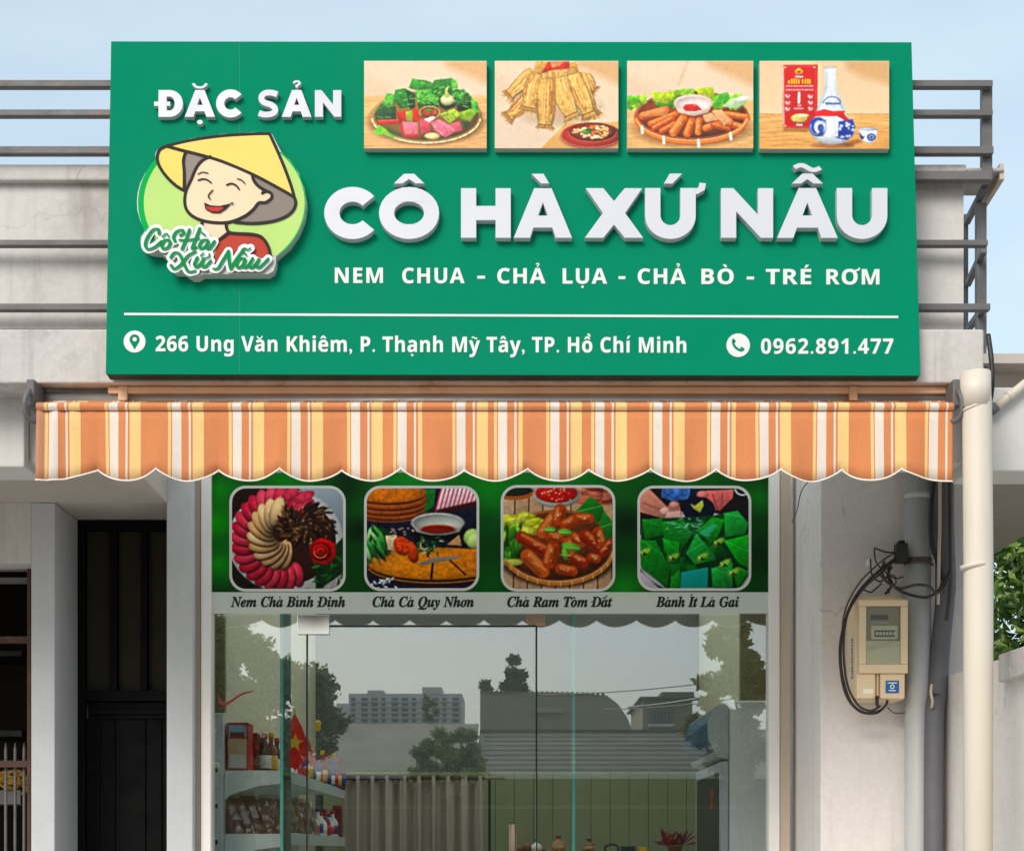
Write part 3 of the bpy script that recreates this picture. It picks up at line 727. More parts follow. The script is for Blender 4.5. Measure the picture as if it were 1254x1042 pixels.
def pic_liquor():
    c = Cv(40, 1245, 75, 893); back_drop(c); c.vgrad((236, 206, 170), (240, 212, 176), 0, 572); c.poly([(840, 60), (1260, 60), (1260, 300), (1000, 230), (850, 150)], (220, 178, 130), soft=90, sh=0)
    c.vgrad((238, 186, 122), (226, 164, 96), 572, 960); c.wood(572, .2, 21); c.line([(40, 572), (1250, 572)], 8, (214, 154, 92)); c.line([(40, 735), (1250, 735)], 6, (206, 146, 86), op=.6)
    c.poly([(270, 700), (520, 700), (480, 740), (260, 730)], (150, 90, 50), soft=26, op=.6)
    c.poly([(245, 115), (580, 112), (575, 705), (255, 700)], (212, 30, 42), sh=.12); c.poly([(245, 115), (262, 115), (270, 700), (255, 700)], (246, 196, 176))
    for q in ([(272, 128), (565, 126)], [(562, 126), (560, 690)], [(268, 690), (560, 692)], [(268, 128), (272, 690)]): c.line(q, 5, (240, 150, 120))
    for x, y in ((275, 135), (550, 135), (275, 680), (550, 685)): c.ell(x, y, 18, 12, (240, 170, 130), sh=0)
    c.ell(405, 175, 42, 30, (234, 176, 60), sh=0); c.ell(405, 160, 22, 20, (246, 200, 90), sh=0); c.ell(405, 178, 16, 12, (200, 60, 40), sh=0); c.line([(375, 222), (440, 224)], 16, (250, 220, 210))
    for x, h in ((312, 24), (338, 40), (360, 44), (382, 42), (405, 36), (440, 36), (465, 38), (488, 40), (508, 34)): c.line([(x, 288-h), (x, 284)], 17, (246, 196, 40), soft=5)
    for y in (310, 346): 
        for k in range(11): x = 285+k*24; c.line([(x, y), (x+R.uniform(10, 18), y)], 12, (250, 216, 206), op=.9)
    for x, y in ((300, 400), (300, 462), (300, 518), (512, 404), (514, 460), (514, 516)): c.ell(x, y, 26, 18, (246, 210, 204), sh=0); c.ell(x+4, y-6, 10, 7, (206, 40, 50), sh=0); c.line([(x-18, y+22), (x+16, y+22)], 5, (246, 210, 204))
    c.line([(408, 375), (405, 465)], 24, (252, 240, 236)); c.line([(395, 492), (425, 492)], 12, (250, 220, 214)); c.line([(362, 520), (445, 520)], 14, (250, 210, 204), op=.8)
    c.ell(408, 610, 78, 44, (244, 204, 110), tex=.3); c.ell(440, 585, 66, 18, (250, 232, 180)); c.ell(370, 600, 20, 14, (250, 226, 160)); c.line([(388, 670), (432, 672)], 18, (250, 240, 230))
    c.poly([(760, 850), (960, 800), (1000, 830), (860, 875)], (150, 96, 50), soft=30, op=.7); c.ell(720, 858, 170, 22, (150, 96, 54), soft=24, op=.7)
    c.ell(715, 700, 214, 156, (238, 242, 248), sh=.12, rim=.28); c.poly([(648, 140), (745, 140), (748, 330), (790, 420), (840, 540), (570, 540), (610, 430), (648, 330)], (232, 236, 242), sh=.1); c.ell(696, 138, 50, 12, (210, 216, 222), sh=0)
    c.poly([(648, 150), (675, 150), (672, 330), (620, 460), (585, 540), (570, 540), (610, 430), (648, 330)], (200, 208, 220), soft=20, op=.8); c.poly([(725, 150), (748, 150), (752, 330), (800, 430), (830, 530), (800, 530), (760, 420), (735, 330)], (206, 214, 224), soft=20, op=.7)
    c.arc(715, 490, 88, 80, 195, 335, 7, (70, 90, 140)); 
    for k in range(9): x = 655+k*16; c.line([(x, 468+R.uniform(-3, 3)), (x+8, 480)], 9, (50, 74, 130))
    c.ell(585, 690, 84, 88, (56, 84, 176), sh=.1, soft=14); c.ell(600, 690, 56, 66, (232, 238, 248), sh=0); c.ell(610, 700, 30, 36, (70, 100, 190), sh=0); c.line([(560, 620), (655, 630)], 14, (60, 90, 180)); c.arc(570, 690, 56, 70, 80, 200, 7, (220, 230, 246)); c.poly([(590, 750), (640, 690), (630, 780)], (54, 80, 170))
    c.poly([(775, 640), (905, 620), (930, 690), (900, 780), (850, 810), (770, 790)], (44, 72, 168), soft=14, tex=.3)
    for _ in range(22): c.ell(R.uniform(780, 915), R.uniform(650, 795), R.uniform(8, 20), R.uniform(6, 14), (226, 234, 248), sh=0, op=.85)
    c.line([(750, 785), (820, 805)], 10, (60, 90, 180)); c.ell(690, 700, 60, 110, (252, 253, 255), soft=60, sh=0, op=.7)
    c.poly([(575, 545), (640, 525), (720, 545), (835, 540), (825, 575), (880, 630), (860, 645), (760, 590), (640, 590), (540, 590)], (226, 30, 36), sh=.35, tex=.25)
    c.poly([(960, 715), (1130, 705), (1135, 760), (1110, 830), (1060, 845), (1000, 830)], (240, 243, 248), sh=.25, rim=.15); c.ell(1046, 712, 86, 16, (196, 206, 224)); c.ell(1080, 785, 40, 34, (60, 80, 160), sh=0); c.ell(1080, 785, 26, 22, (220, 228, 246), sh=0); c.ell(1080, 785, 16, 12, (60, 80, 160), sh=0); c.poly([(970, 740), (1000, 780), (1020, 775), (1000, 810), (975, 790)], (56, 76, 150))
    return c
# pictures on the transom, each on its own 0..900 square
def lens(c, cx, cy, ang, L, wd, col, **k): c.ell(cx, cy, L/2, wd/2, col, ang=ang, **k)
def pic_platter():
    c = Cv(85, 985, 45, 860); c.fill((40, 20, 16)); c.poly([(560, 20), (1000, 20), (1000, 460), (900, 470), (700, 120)], (150, 158, 166), soft=40, sh=.3); c.poly([(60, 640), (340, 840), (60, 900)], (30, 26, 22)); c.poly([(700, 840), (960, 700), (1000, 900), (740, 900)], (168, 160, 156), tex=.3)
    c.ell(520, 470, 460, 410, (208, 206, 204), rim=.15, sh=.1); c.ell(520, 470, 400, 350, (60, 30, 22), sh=.1)
    for i in range(20):
        q = math.radians(62+i*13); x = 470+300*math.cos(q)*1.0; y = 450+325*math.sin(q); 
        a = math.degrees(q)+18; lens(c, x+6, y+8, a, 196, 112, (70, 14, 22), op=.7); lens(c, x, y, a, 196, 104, R.choice([(206, 62, 82), (190, 44, 66), (216, 80, 98)]), sh=.3, rim=.35, tex=.25, soft=6); c.ell(x-20*math.cos(q), y-20*math.sin(q), 50, 20, (236, 120, 134), ang=a, soft=26, op=.4)
    for x, y, a in ((670, 120, -25), (560, 95, -40)): lens(c, x, y, a, 170, 80, (206, 66, 88), tex=.3, rim=.3)
    for i in range(11):
        q = math.radians(72+i*19); x = 470+145*math.cos(q)*1.02; y = 410+175*math.sin(q); a = math.degrees(q)+26
        lens(c, x+7, y+9, a, 245, 122, (70, 40, 20), op=.8); lens(c, x, y, a, 240, 112, R.choice([(222, 178, 128), (212, 166, 114), (230, 190, 142)]), sh=.35, rim=.3, tex=.15, soft=6)
    for _ in range(120):
        q = R.uniform(0, 6.28); r = R.random()**.6; x = 690+220*r*math.cos(q); y = 350+180*r*math.sin(q)
        lens(c, x, y, math.degrees(math.atan2(y-360, x-650))+30, R.uniform(60, 110), R.uniform(18, 34), R.choice([(60, 34, 22), (84, 52, 30), (40, 20, 14), (110, 74, 44)]), sh=.5, rim=.5)
    for _ in range(45): c.ell(R.uniform(480, 880), R.uniform(200, 500), R.uniform(4, 12), R.uniform(3, 7), (214, 180, 130), ang=R.uniform(0, 180), op=.7)
    c.poly([(760, 640), (860, 560), (980, 440), (990, 720), (870, 800), (800, 850), (760, 850)], (16, 52, 22), tex=.7, soft=12)
    for _ in range(20): x, y = R.uniform(760, 980), R.uniform(560, 840); lens(c, x, y, R.uniform(0, 180), 80, 22, R.choice([(30, 96, 36), (16, 60, 24), (60, 120, 50)]), sh=.4)
    c.ell(815, 555, 108, 108, (178, 20, 24), rim=.4); c.poly([(712, 520), (800, 450), (910, 490), (920, 590), (850, 660), (740, 640)], (196, 26, 28), sh=.5, tex=.3)
    for r, cc in ((86, (130, 10, 14)), (66, (206, 34, 32)), (48, (140, 12, 16)), (34, (216, 60, 44)), (20, (150, 14, 16))): c.ell(798, 555, r, r*.9, cc, sh=.3)
    c.arc(798, 565, 48, 40, 20, 200, 8, (240, 130, 100)); return c
def pic_cakes():
    c = Cv(85, 975, 45, 855); c.fill((26, 26, 44)); c.tex(.5, 8, 4)
    c.ell(300, 210, 330, 110, (30, 64, 36), soft=12)
    for k, y in enumerate((230, 190, 150, 100)):
        c.ell(270, y, 305, 92, (120, 46, 16), sh=.2); c.ell(268, y-16, 302, 84, (216, 120, 42) if k == 3 else (196, 96, 34), tex=.4, sh=.1); c.arc(270, y, 300, 90, 10, 150, 6, (236, 150, 90), op=.6)
    c.poly([(560, 60), (640, 60), (630, 190), (540, 250), (570, 150)], (30, 110, 40), tex=.5)
    c.poly([(700, 40), (990, 40), (990, 150), (800, 220), (640, 235), (660, 140)], (236, 214, 214), sh=.4)
    for k in range(11): c.line([(690+k*34, 40), (640+k*33+k*2, 235-k*8)], 12, (206, 60, 100))
    c.poly([(640, 225), (980, 150), (980, 190), (700, 250)], (70, 20, 20), soft=14)
    c.ell(660, 410, 200, 60, (14, 10, 12), soft=30); c.poly([(445, 330), (490, 400), (600, 425), (720, 425), (830, 400), (872, 330)], (170, 168, 160), sh=.5); c.ell(658, 325, 214, 80, (222, 220, 212), sh=.1); c.ell(658, 330, 196, 68, (196, 194, 186), sh=-.4); c.ell(660, 378, 140, 36, (140, 36, 20), sh=.2); c.arc(660, 378, 138, 36, 190, 350, 8, (226, 140, 80))
    c.ell(930, 440, 70, 64, (176, 206, 110), ang=-50, rim=.3); c.ell(950, 470, 66, 60, (200, 220, 140), ang=-50, rim=.3); c.poly([(730, 500), (830, 420), (850, 510)], (200, 150, 100), tex=.3)
    c.ell(640, 680, 560, 150, (60, 28, 14), rim=.3); c.ell(640, 650, 540, 130, (224, 138, 46), tex=.35, sh=.15); c.poly([(760, 540), (990, 530), (990, 740), (780, 640)], (214, 126, 44), soft=20, tex=.4)
    c.line([(620, 640), (606, 770)], 18, (36, 14, 6)); c.line([(750, 620), (880, 740)], 14, (60, 24, 10)); c.arc(640, 670, 540, 135, 20, 170, 8, (240, 176, 110), op=.7)
    for _ in range(60): c.ell(R.uniform(180, 960), R.uniform(560, 740), R.uniform(6, 22), R.uniform(3, 9), R.choice([(240, 170, 80), (190, 96, 30)]), op=.5, sh=0)
    c.poly([(480, 660), (620, 600), (850, 590), (830, 610), (560, 660)], (150, 130, 110), sh=.4)
    c.ell(190, 470, 110, 110, (20, 60, 26)); 
    for _ in range(22): lens(c, R.uniform(100, 260), R.uniform(390, 590), R.uniform(40, 110), 150, 30, R.choice([(34, 104, 40), (70, 150, 66), (16, 60, 26), (150, 200, 130)]), sh=.4)
    c.poly([(240, 430), (330, 420), (350, 560), (260, 540)], (226, 200, 160), tex=.4)
    c.ell(375, 510, 66, 80, (222, 74, 30), ang=-30, tex=.6); c.ell(455, 560, 46, 90, (196, 72, 34), ang=-15, tex=.4)
    for _ in range(30): c.ell(R.uniform(330, 440), R.uniform(450, 560), 9, 6, R.choice([(250, 120, 60), (180, 40, 20)]), op=.8)
    for _ in range(40): lens(c, R.uniform(500, 690), R.uniform(440, 590), R.uniform(0, 180), 44, 14, R.choice([(24, 70, 30), (50, 110, 44), (20, 40, 20), (190, 200, 150)]))
    for _ in range(14): c.ell(R.uniform(280, 480), R.uniform(370, 440), 12, 8, (206, 170, 150), op=.8)
    for _ in range(14): lens(c, R.uniform(120, 330), R.uniform(770, 850), R.uniform(0, 180), 40, 18, (206, 210, 222))
    return c
def pic_springrolls():
    c = Cv(100, 985, 40, 860); c.fill((140, 104, 76)); 
    for k in range(9): x = 90+k*112; c.poly([(x, 20), (x+106, 20), (x+90, 880), (x-16, 880)], R.choice([(184, 146, 112), (166, 126, 94), (198, 162, 128)]), sh=.1, tex=.2); c.line([(x, 20), (x-16, 880)], 8, (70, 46, 32))
    c.poly([(700, 30), (1000, 30), (1000, 180), (760, 180)], (150, 70, 50), tex=.8)
    for _ in range(20): lens(c, R.uniform(720, 980), R.uniform(50, 160), R.uniform(-30, 30), 110, 44, R.choice([(196, 110, 84), (150, 50, 40), (216, 140, 110)]), sh=.4)
    c.ell(190, 80, 160, 50, (30, 40, 24)); c.arc(190, 70, 160, 60, 20, 160, 30, (170, 90, 44))
    c.ell(540, 580, 480, 260, (40, 20, 10), soft=30, op=.7); c.ell(540, 520, 450, 300, (170, 104, 56)); c.ell(540, 510, 420, 270, (110, 56, 30), tex=.4)
    for _ in range(30): x, y = R.uniform(90, 400), R.uniform(280, 390); lens(c, x, y, R.uniform(-40, 10), 150, 60, R.choice([(196, 196, 60), (176, 180, 50), (214, 214, 90)]), sh=.4, tex=.4)
    for _ in range(30): x, y = R.uniform(90, 240), R.uniform(380, 640); lens(c, x, y, R.uniform(60, 120), 130, 36, R.choice([(60, 130, 36), (110, 170, 50), (30, 84, 26), (160, 190, 70)]), sh=.4)
    c.ell(190, 640, 80, 28, (186, 190, 90), rim=.3)
    for p in ([(680, 240), (800, 115), (900, 190), (920, 300), (820, 330)], [(860, 370), (910, 230), (985, 330), (985, 470), (920, 500)]): c.poly(p, (34, 120, 36), sh=.5, tex=.3); c.line([p[0], p[2]], 6, (120, 180, 80))
    c.ell(530, 110, 190, 96, (200, 190, 176), rim=.3); c.ell(530, 92, 168, 76, (196, 30, 20), tex=.3)
    for _ in range(40): c.ell(R.uniform(400, 660), R.uniform(50, 150), 7, 5, R.choice([(250, 150, 110), (255, 220, 180), (220, 70, 40)]), sh=0)
    rr_ = [(420, 400, 500, 290, 100), (560, 220, 540, 300, 95), (600, 340, 720, 280, 88), (700, 290, 790, 290, 80), (250, 440, 430, 540, 95), (300, 590, 420, 710, 110), (500, 520, 470, 640, 105), (480, 430, 560, 440, 80), (660, 440, 720, 480, 90), (760, 430, 900, 540, 105), (860, 400, 880, 470, 84), (560, 690, 660, 710, 80), (660, 600, 740, 640, 90), (810, 600, 850, 610, 70), (960, 480, 900, 560, 60), (620, 480, 640, 560, 70)]
    for x0, y0, x1, y1, wd in rr_: roll(c, x0, y0, x1, y1, wd, R.choice([(176, 72, 30), (160, 52, 24), (190, 92, 44)]), (236, 160, 100))
    for p, a, L in (((480, 380), 0, 100), ((600, 400), 5, 120), ((650, 520), 12, 160), ((600, 580), 75, 110)): lens(c, p[0], p[1], a, L, L*.45, (110, 170, 56), sh=.4); c.line([(p[0]-L*.4, p[1]), (p[0]+L*.4, p[1]+L*.06)], 5, (200, 220, 150))
    c.arc(540, 520, 448, 290, 10, 155, 34, (180, 116, 62)); c.arc(540, 508, 445, 285, 8, 158, 7, (226, 170, 110))
    for q in range(15, 155, 12): x, y = 540+448*math.cos(math.radians(q)), 522+292*math.sin(math.radians(q)); c.line([(x, y-16), (x, y+18)], 7, (230, 190, 140), op=.7)
    return c
def pic_leafcakes():
    c = Cv(115, 995, 45, 855); c.fill((20, 40, 24)); c.poly([(100, 30), (1000, 30), (1000, 300), (100, 300)], (30, 24, 26), soft=20)
    c.poly([(300, 30), (560, 30), (500, 140), (380, 160), (290, 120)], (70, 110, 180), tex=.8); c.poly([(520, 30), (600, 40), (600, 110), (520, 150)], (24, 30, 50))
    c.ell(560, 560, 480, 330, (196, 194, 198), sh=.1, rim=.1); c.poly([(100, 690), (290, 860), (100, 870)], (190, 184, 192)); c.poly([(900, 860), (1000, 720), (1000, 860)], (186, 182, 188))
    c.poly([(115, 60), (200, 60), (330, 190), (440, 200), (460, 270), (330, 310), (300, 290), (115, 240)], (206, 134, 116), sh=.35, tex=.15); c.line([(150, 170), (280, 220)], 8, (150, 80, 70)); c.ell(320, 235, 40, 34, (232, 180, 168)); c.ell(395, 185, 44, 30, (216, 150, 138)); c.poly([(340, 240), (440, 230), (450, 280), (310, 315)], (224, 178, 166))
    c.poly([(570, 110), (650, 70), (870, 60), (860, 130), (760, 230), (690, 220), (660, 130)], (214, 110, 106), sh=.35, tex=.2); c.line([(700, 100), (740, 220)], 9, (150, 60, 60)); c.line([(780, 90), (770, 210)], 8, (160, 70, 66)); c.ell(620, 100, 46, 30, (226, 130, 124))
    c.arc(940, 50, 60, 55, 20, 170, 12, (206, 206, 206))
    c.ell(590, 220, 130, 100, (14, 22, 44)); c.poly([(520, 175), (560, 190), (620, 145), (630, 190), (600, 245), (550, 215)], (190, 190, 80), sh=.3, tex=.3)
    c.poly([(130, 330), (300, 290), (700, 270), (900, 230), (985, 330), (985, 700), (860, 840), (330, 850), (130, 660)], (10, 64, 22), sh=.2, tex=.6)
    for _ in range(16):
        x, y = R.uniform(200, 900), R.uniform(330, 760); c.poly(jit([(x-70, y-50), (x+60, y-60), (x+70, y+50), (x-40, y+60)], 30), R.choice([(16, 96, 28), (20, 116, 36), (12, 80, 28)]), sh=.6)
    pts = [[(140, 300), (300, 290), (320, 420), (160, 460)], [(290, 320), (470, 300), (540, 420), (440, 560), (320, 500)], [(570, 390), (700, 280), (800, 300), (740, 440), (690, 490)], [(790, 250), (900, 230), (985, 330), (960, 420), (800, 440)], [(790, 470), (985, 420), (985, 690), (900, 640)],
           [(120, 460), (250, 470), (360, 690), (340, 840), (130, 680)], [(490, 570), (570, 410), (700, 560), (730, 620), (560, 660)], [(300, 450), (440, 480), (420, 640), (350, 640)], [(690, 690), (860, 640), (860, 840), (700, 840)], [(370, 760), (440, 700), (440, 840), (360, 850)], [(860, 700), (920, 680), (990, 720), (900, 850)]]
    for p in pts: c.poly([(x+8, y+12) for x, y in p], (6, 40, 12), soft=22, op=.8, sh=0); c.poly(p, R.choice([(30, 168, 40), (22, 146, 34), (36, 156, 62), (18, 124, 32)]), sh=.5, tex=.3, soft=6); c.line([p[0], ((p[1][0]+p[2][0])/2, (p[1][1]+p[2][1])/2)], 5, (110, 210, 130), op=.5)
    c.poly([(450, 720), (665, 680), (660, 850), (440, 850)], (30, 150, 140), sh=.2); c.poly([(600, 400), (700, 330), (740, 350), (660, 440)], (80, 190, 160), soft=20, op=.7)
    for x, y in ((160, 560), (390, 600), (620, 600), (750, 480), (870, 720), (800, 650)): c.ell(x, y, 56, 26, (128, 176, 62), ang=-35, tex=.5, soft=16); c.poly([(x-20, y+24), (x-6, y-2), (x+8, y+10), (x+26, y+22)], (10, 60, 20), soft=8); c.line([(x-34, y-6), (x-20, y+10)], 9, (214, 220, 170))
    for _ in range(26): c.line([(R.uniform(300, 700), R.uniform(300, 460))]*1+[(R.uniform(300, 700), R.uniform(300, 460))], 3, (150, 230, 210), op=.25)
    for _ in range(16): c.ell(R.uniform(320, 620), R.uniform(290, 400), R.uniform(8, 26), 6, (190, 230, 236), ang=R.uniform(-40, 40), op=.7, sh=0)
    return c

# ------------------------------------------------------------------ ground
g = mb().box(-60, 60, -700, 700, -.3, 0).build('ground', M['soil']); g['kind'] = 'structure'
g = mb().box(-60, 60, -13.5, -4.2, -.1, .006).build('road', M['asphalt']); g['kind'] = 'structure'
g = mb().box(-9, 9, -4.2, .05, -.1, .12).build('pavement', M['paving'], bevel=.02); g['kind'] = 'structure'

# ------------------------------------------------------------------ the shop building
B = thing('shop_building', 'grey beige concrete shop building behind the green sign and striped awning', 'building', (0, -1, 0))
ZS = 2.943   # soffit of the parapet
CE = 3.06    # canopy ceiling
bl = mb(); bl.box(wx(-90, 5.33), wx(1205, 5.33), -1.67, -1.44, ZS, wz(403, 5.33)); bl.build('parapet_base', M['wall_dirty'], B, bevel=.006)
mb().box(wx(-90, 5.48), wx(1180, 5.5), -1.50, -1.40, wz(405, 5.31)-.02, wz(221, 5.5)).build('parapet_wall', M['wall_beige'], B)
cp = mb(); cp.box(wx(-90, 5.47), wx(1184, 5.47), -1.53, -1.30, wz(221, 5.47), wz(201, 5.47)); cp.box(wx(1184, 5.47)+.001, wx(1230, 5.47), -1.53, -1.32, wz(210, 5.47), wz(205, 5.47)); cp.build('coping', M['wall_dirty'], B, bevel=.008)
mb().box(wx(-90, 5.5), wx(30, 5.5), -1.5, -1.3, wz(572, 5.5), ZS+.007).build('beam', M['wall_white'], B, bevel=.006)
mb().box(wx(30, 5.5)+.002, wx(1185, 5.5), -1.45, -1.3, wz(566, 5.55), ZS+.004).build('beam', M['wall_beige'], B)
mb().box(wx(1185, 5.5)+.002, 2.42, -1.5, -1.3, wz(577, 5.5), wz(474, 5.5)).build('beam', M['wall_white'], B, bevel=.006)
sf = mb(); sf.box(wx(132, 5.36), wx(1172, 5.36), -1.64, -1.46, ZS-.022, ZS-.002); sf.box(wx(132, 5.4), wx(1172, 5.4), -1.6, -1.46, ZS-.05, ZS-.0225)
sf.box(wx(145, 5.36), wx(156, 5.36), -1.645, -1.46, ZS-.045, ZS-.001); sf.box(wx(1040, 5.36), wx(1050, 5.36), -1.645, -1.46, ZS-.045, ZS-.001)
sf.build('soffit_board', M['soffit_tan'], B, bevel=.003)
k = mb(); k.box(-4, 2.45, -1.46, -.9, CE, CE+.03); k.box(-4, wx(204, 6.9)+.02, -.8999, 4.3, CE, CE+.03); k.box(1.16, 2.45, -.8999, 4.3, CE, CE+.03); k.build('canopy_slab', M['ceiling_grey'], B)
mb().box(wx(204, 6.9)+.021, 1.159, -.899, 4.19, CE+.01, CE+.016).build('added_roof_sheet', M['added_roof_sheet'], B)  # unseen translucent sheet, added to brighten the shop inside and its front
mb().box(-4, wx(205, 6.9), -1.299, .6, 2.893, CE-.002).build('porch_ceiling', M['ceiling_grey'], B)
mb().box(wx(38, 6.9), wx(67, 6.9), -.1, .3, 0, 2.892).build('column', M['wall_grey'], B, bevel=.004)
mb().box(wx(204, 6.9), wx(236, 6.9), -.1, .42, 0, CE-.001).build('column', M['wall_grey'], B, bevel=.004)
mb().box(-4, wx(38, 6.9)-.001, -.095, .1, wz(690, 6.9), 2.892).build('lintel', M['wall_beige'], B)
mb().box(wx(1005, 6.4), wx(1181, 6.4), -.6, .5, 0, CE-.001).build('end_wall', M['wall_render'], B, bevel=.005)
# shop room
mb().box(wx(204, 6.9)+.01, wx(236, 6.9)-.004, .42, 4.2, 0, CE-.003).build('partition_wall', M['inner_wall'], B)
mb().box(1.16, 1.30, .5, 4.2, 0, CE-.003).build('partition_wall', M['inner_wall'], B)
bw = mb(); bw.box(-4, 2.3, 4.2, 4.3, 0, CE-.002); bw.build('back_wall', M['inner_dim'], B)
pn = mb()
x = -1.2
while x < 1.14:
    pn.box(x, x+.1185, 4.17, 4.199, .15, 2.035); x += .12
pn.build('wall_panelling', M['inner_green'], B, bevel=.004)
mb().box(wx(236, 6.9), 1.16, .01, 4.2, 0, .15).build('shop_floor', M['inner_floor'], B)
# dark bay on the left
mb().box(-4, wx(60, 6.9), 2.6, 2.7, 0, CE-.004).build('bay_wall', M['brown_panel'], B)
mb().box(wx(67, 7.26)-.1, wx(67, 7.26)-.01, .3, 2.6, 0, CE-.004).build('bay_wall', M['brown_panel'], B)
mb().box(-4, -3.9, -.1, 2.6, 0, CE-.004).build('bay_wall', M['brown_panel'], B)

# ------------------------------------------------------------------ black door in the porch
Dd = thing('metal_door', 'black panelled metal door with a tall barred transom in the porch between two grey columns', 'door', (-1.6, .27, 0))
fr = mb(); D0 = 7.26
fr.pbox(90, 104, 637, 1500, D0, .07); fr.pbox(104.2, 236, 637, 649, D0, .07); fr.pbox(104.2, 236, 845, 858, D0, .07); fr.pbox(228, 236, 650, 1500, D0+.005, .06)
fr.build('door_frame', M['black_paint'], Dd, bevel=.003)
for a, b in ((134, 143), (172, 180)): mb().pbox(a, b, 649.2, 844.8, D0+.002, .05).build('transom_bar', M['black_paint'], Dd, bevel=.003)
mb().pbox(104, 236, 640, 850, D0+.04, .02).build('transom_panel', M['brown_panel'], Dd)
dl = mb(); dl.pbox(104.5, 228, 859, 1500, D0+.03, .04); 
for q in ((106, 228, 868, 874), (118, 228, 876, 880)): dl.pbox(*q, D0+.02, .012)
for a, b in ((118, 122), (139, 141), (175, 178), (196, 198)): dl.pbox(a, b, 881, 1500, D0+.02, .012)
dl.build('door_leaf', M['black_paint'], Dd, bevel=.002)
h = mb(); h.tube([at(107, 860, D0+.01), at(107, 880, D0+.01)], .008); h.build('hinge', M['steel_dark'], Dd, smooth=True)

# ------------------------------------------------------------------ left neighbour gate
G = thing('iron_gate', 'rusty iron gate with grey bars in the dark bay at the left edge', 'gate', (-1.95, .0, 0))
mb().pbox(33, 37.5, 690, 1500, 7.02, .03).build('post', M['steel_rust'], G, bevel=.002)
mb().pbox(-90, 33, 707, 714, 7.03, .03).build('rail', M['steel'], G); mb().pbox(-90, 33, 779, 787, 7.03, .03).build('rail', M['steel_rust'], G); mb().pbox(-90, 33, 931, 939, 7.03, .03).build('rail', M['steel_rust'], G)
for x in (-44, -32, -20, -8, 7, 18.5, 29.5):
    m_ = mb(); m_.tube([at(x, 1500, 7.06), at(x, 918, 7.06), at(x, 909, 7.06)], [.0062, .0062, .0015], 8); m_.build('bar', M['steel'], G, smooth=True)
mb().box(-3.8, wx(34, 8.2), 1.1, 1.5, wz(903, 8.2), wz(896, 8.2)).build('wall_shelf', M['steel_dark']); tag(bpy.data.objects['wall_shelf'], 'upper dark steel shelf in the gloom behind the iron gate', 'shelf')
o_ = mb().box(-3.8, wx(34, 8.2), 1.1, 1.5, wz(806, 8.2), wz(800, 8.2)).build('wall_shelf', M['steel_dark']); tag(o_, 'topmost dark steel shelf in the gloom, just under the rusty rail', 'shelf')
bpy.data.objects['wall_shelf']['label'] = 'dark steel shelf in the gloom behind the gate, above the yellow bundle'
bpts = []
yb = mb()
for k in range(9):
    c0 = at(18+R.uniform(-9, 9), 958+R.uniform(-8, 8), 7.5); yb.tube(spline([c0+Vector((.035*math.cos(q), R.uniform(-.02, .02), .022*math.sin(q))) for q in [i*.8 for i in range(9)]], 3), .008, 6)
tag(yb.build('rope_coil', M['tarp_yellow'], smooth=True), 'yellow coil of rope hanging behind the iron gate bars', 'rope')
o_ = mb().box(-3.6, wx(33, 7.6), .5, .75, wz(985, 7.6), wz(968, 7.6)).build('storage_ledge', M['steel']); tag(o_, 'grey ledge under the yellow rope behind the gate', 'ledge')

# ------------------------------------------------------------------ steel frame round the parapet
SF = thing('steel_frame', 'weathered grey steel tube frame running behind the sign along the parapet', 'railing', (0, -1.6, 2.9))
for a, b in ((98, 109.5), (134, 145), (179, 191.5), (293.5, 304), (371.5, 383)):
    mb().box(wx(-90, 5.39), wx({98: 1216, 134: 1216, 179: 1217, 293.5: 1210, 371.5: 1213}[a], 5.43), -1.57, -1.54, wz(b-3.5, 5.43), wz(a, 5.43)).build('rail', M['steel'], SF, bevel=.002)
mb().box(wx(1090, 5.43), wx(1214, 5.43), -1.57, -1.535, wz(220, 5.43), wz(209, 5.43)).build('rail', M['steel'], SF, bevel=.002)
mb().box(wx(-90, 5.36), wx(150, 5.36), -1.64, -1.58, wz(403, 5.33), wz(398, 5.33)).build('rail', M['steel'], SF, bevel=.002)
for (a, b, y0, y1, d) in ((1203, 1215.5, 99, 221, 5.461), (1196.5, 1208.5, 248, 470, 5.58), (1180.5, 1186, 262, 404, 5.8)): mb().pbox(a, b, y0, y1, d, .03).build('post', M['steel'], SF, bevel=.002)
for (p, q) in ((at(1184, 272, 5.8), at(1206, 230, 5.5)), (at(1185, 348, 5.8), at(1205, 306, 5.5)), (at(1185, 404, 5.8), at(1206, 376, 5.5))): mb().bar(p, q, .018).build('brace', M['steel'], SF)
mb().bar(at(1227, 210, 5.48), at(1201, 252, 5.72), .014, .05).build('brace', M['frame_tan'], SF)

# ------------------------------------------------------------------ the sign
tilt = math.atan(.095/1.014)
SO = Vector((0, 5.265-7, wz(458.8, 5.265)))
SN = Vector((0, -math.cos(tilt), math.sin(tilt))); SV = Vector((0, math.sin(tilt), math.cos(tilt)))
CAM = Vector((0, -7, EYE))
def SP(px, py, w):
    d = Vector(((px-VX)/F, 1, (VY-py)/F)); s_ = ((SO-CAM).dot(SN)+w)/d.dot(SN); P = CAM+d*s_-SO
    return (P.x, P.dot(SV))
SG = thing('shop_sign', 'large green shop sign with white raised lettering, round emblem and four food pictures', 'sign', SO, rot=(-tilt, 0, 0))
bd = mb(); c4 = [SP(129.3, 458.3, 0), SP(1127.3, 460, 0), SP(1116.3, 52, 0), SP(136, 51, 0)]
bd.prism([(0, 1, 2), (0, 2, 3)], c4, lambda x, y, w: (x, y), -.004, 0)
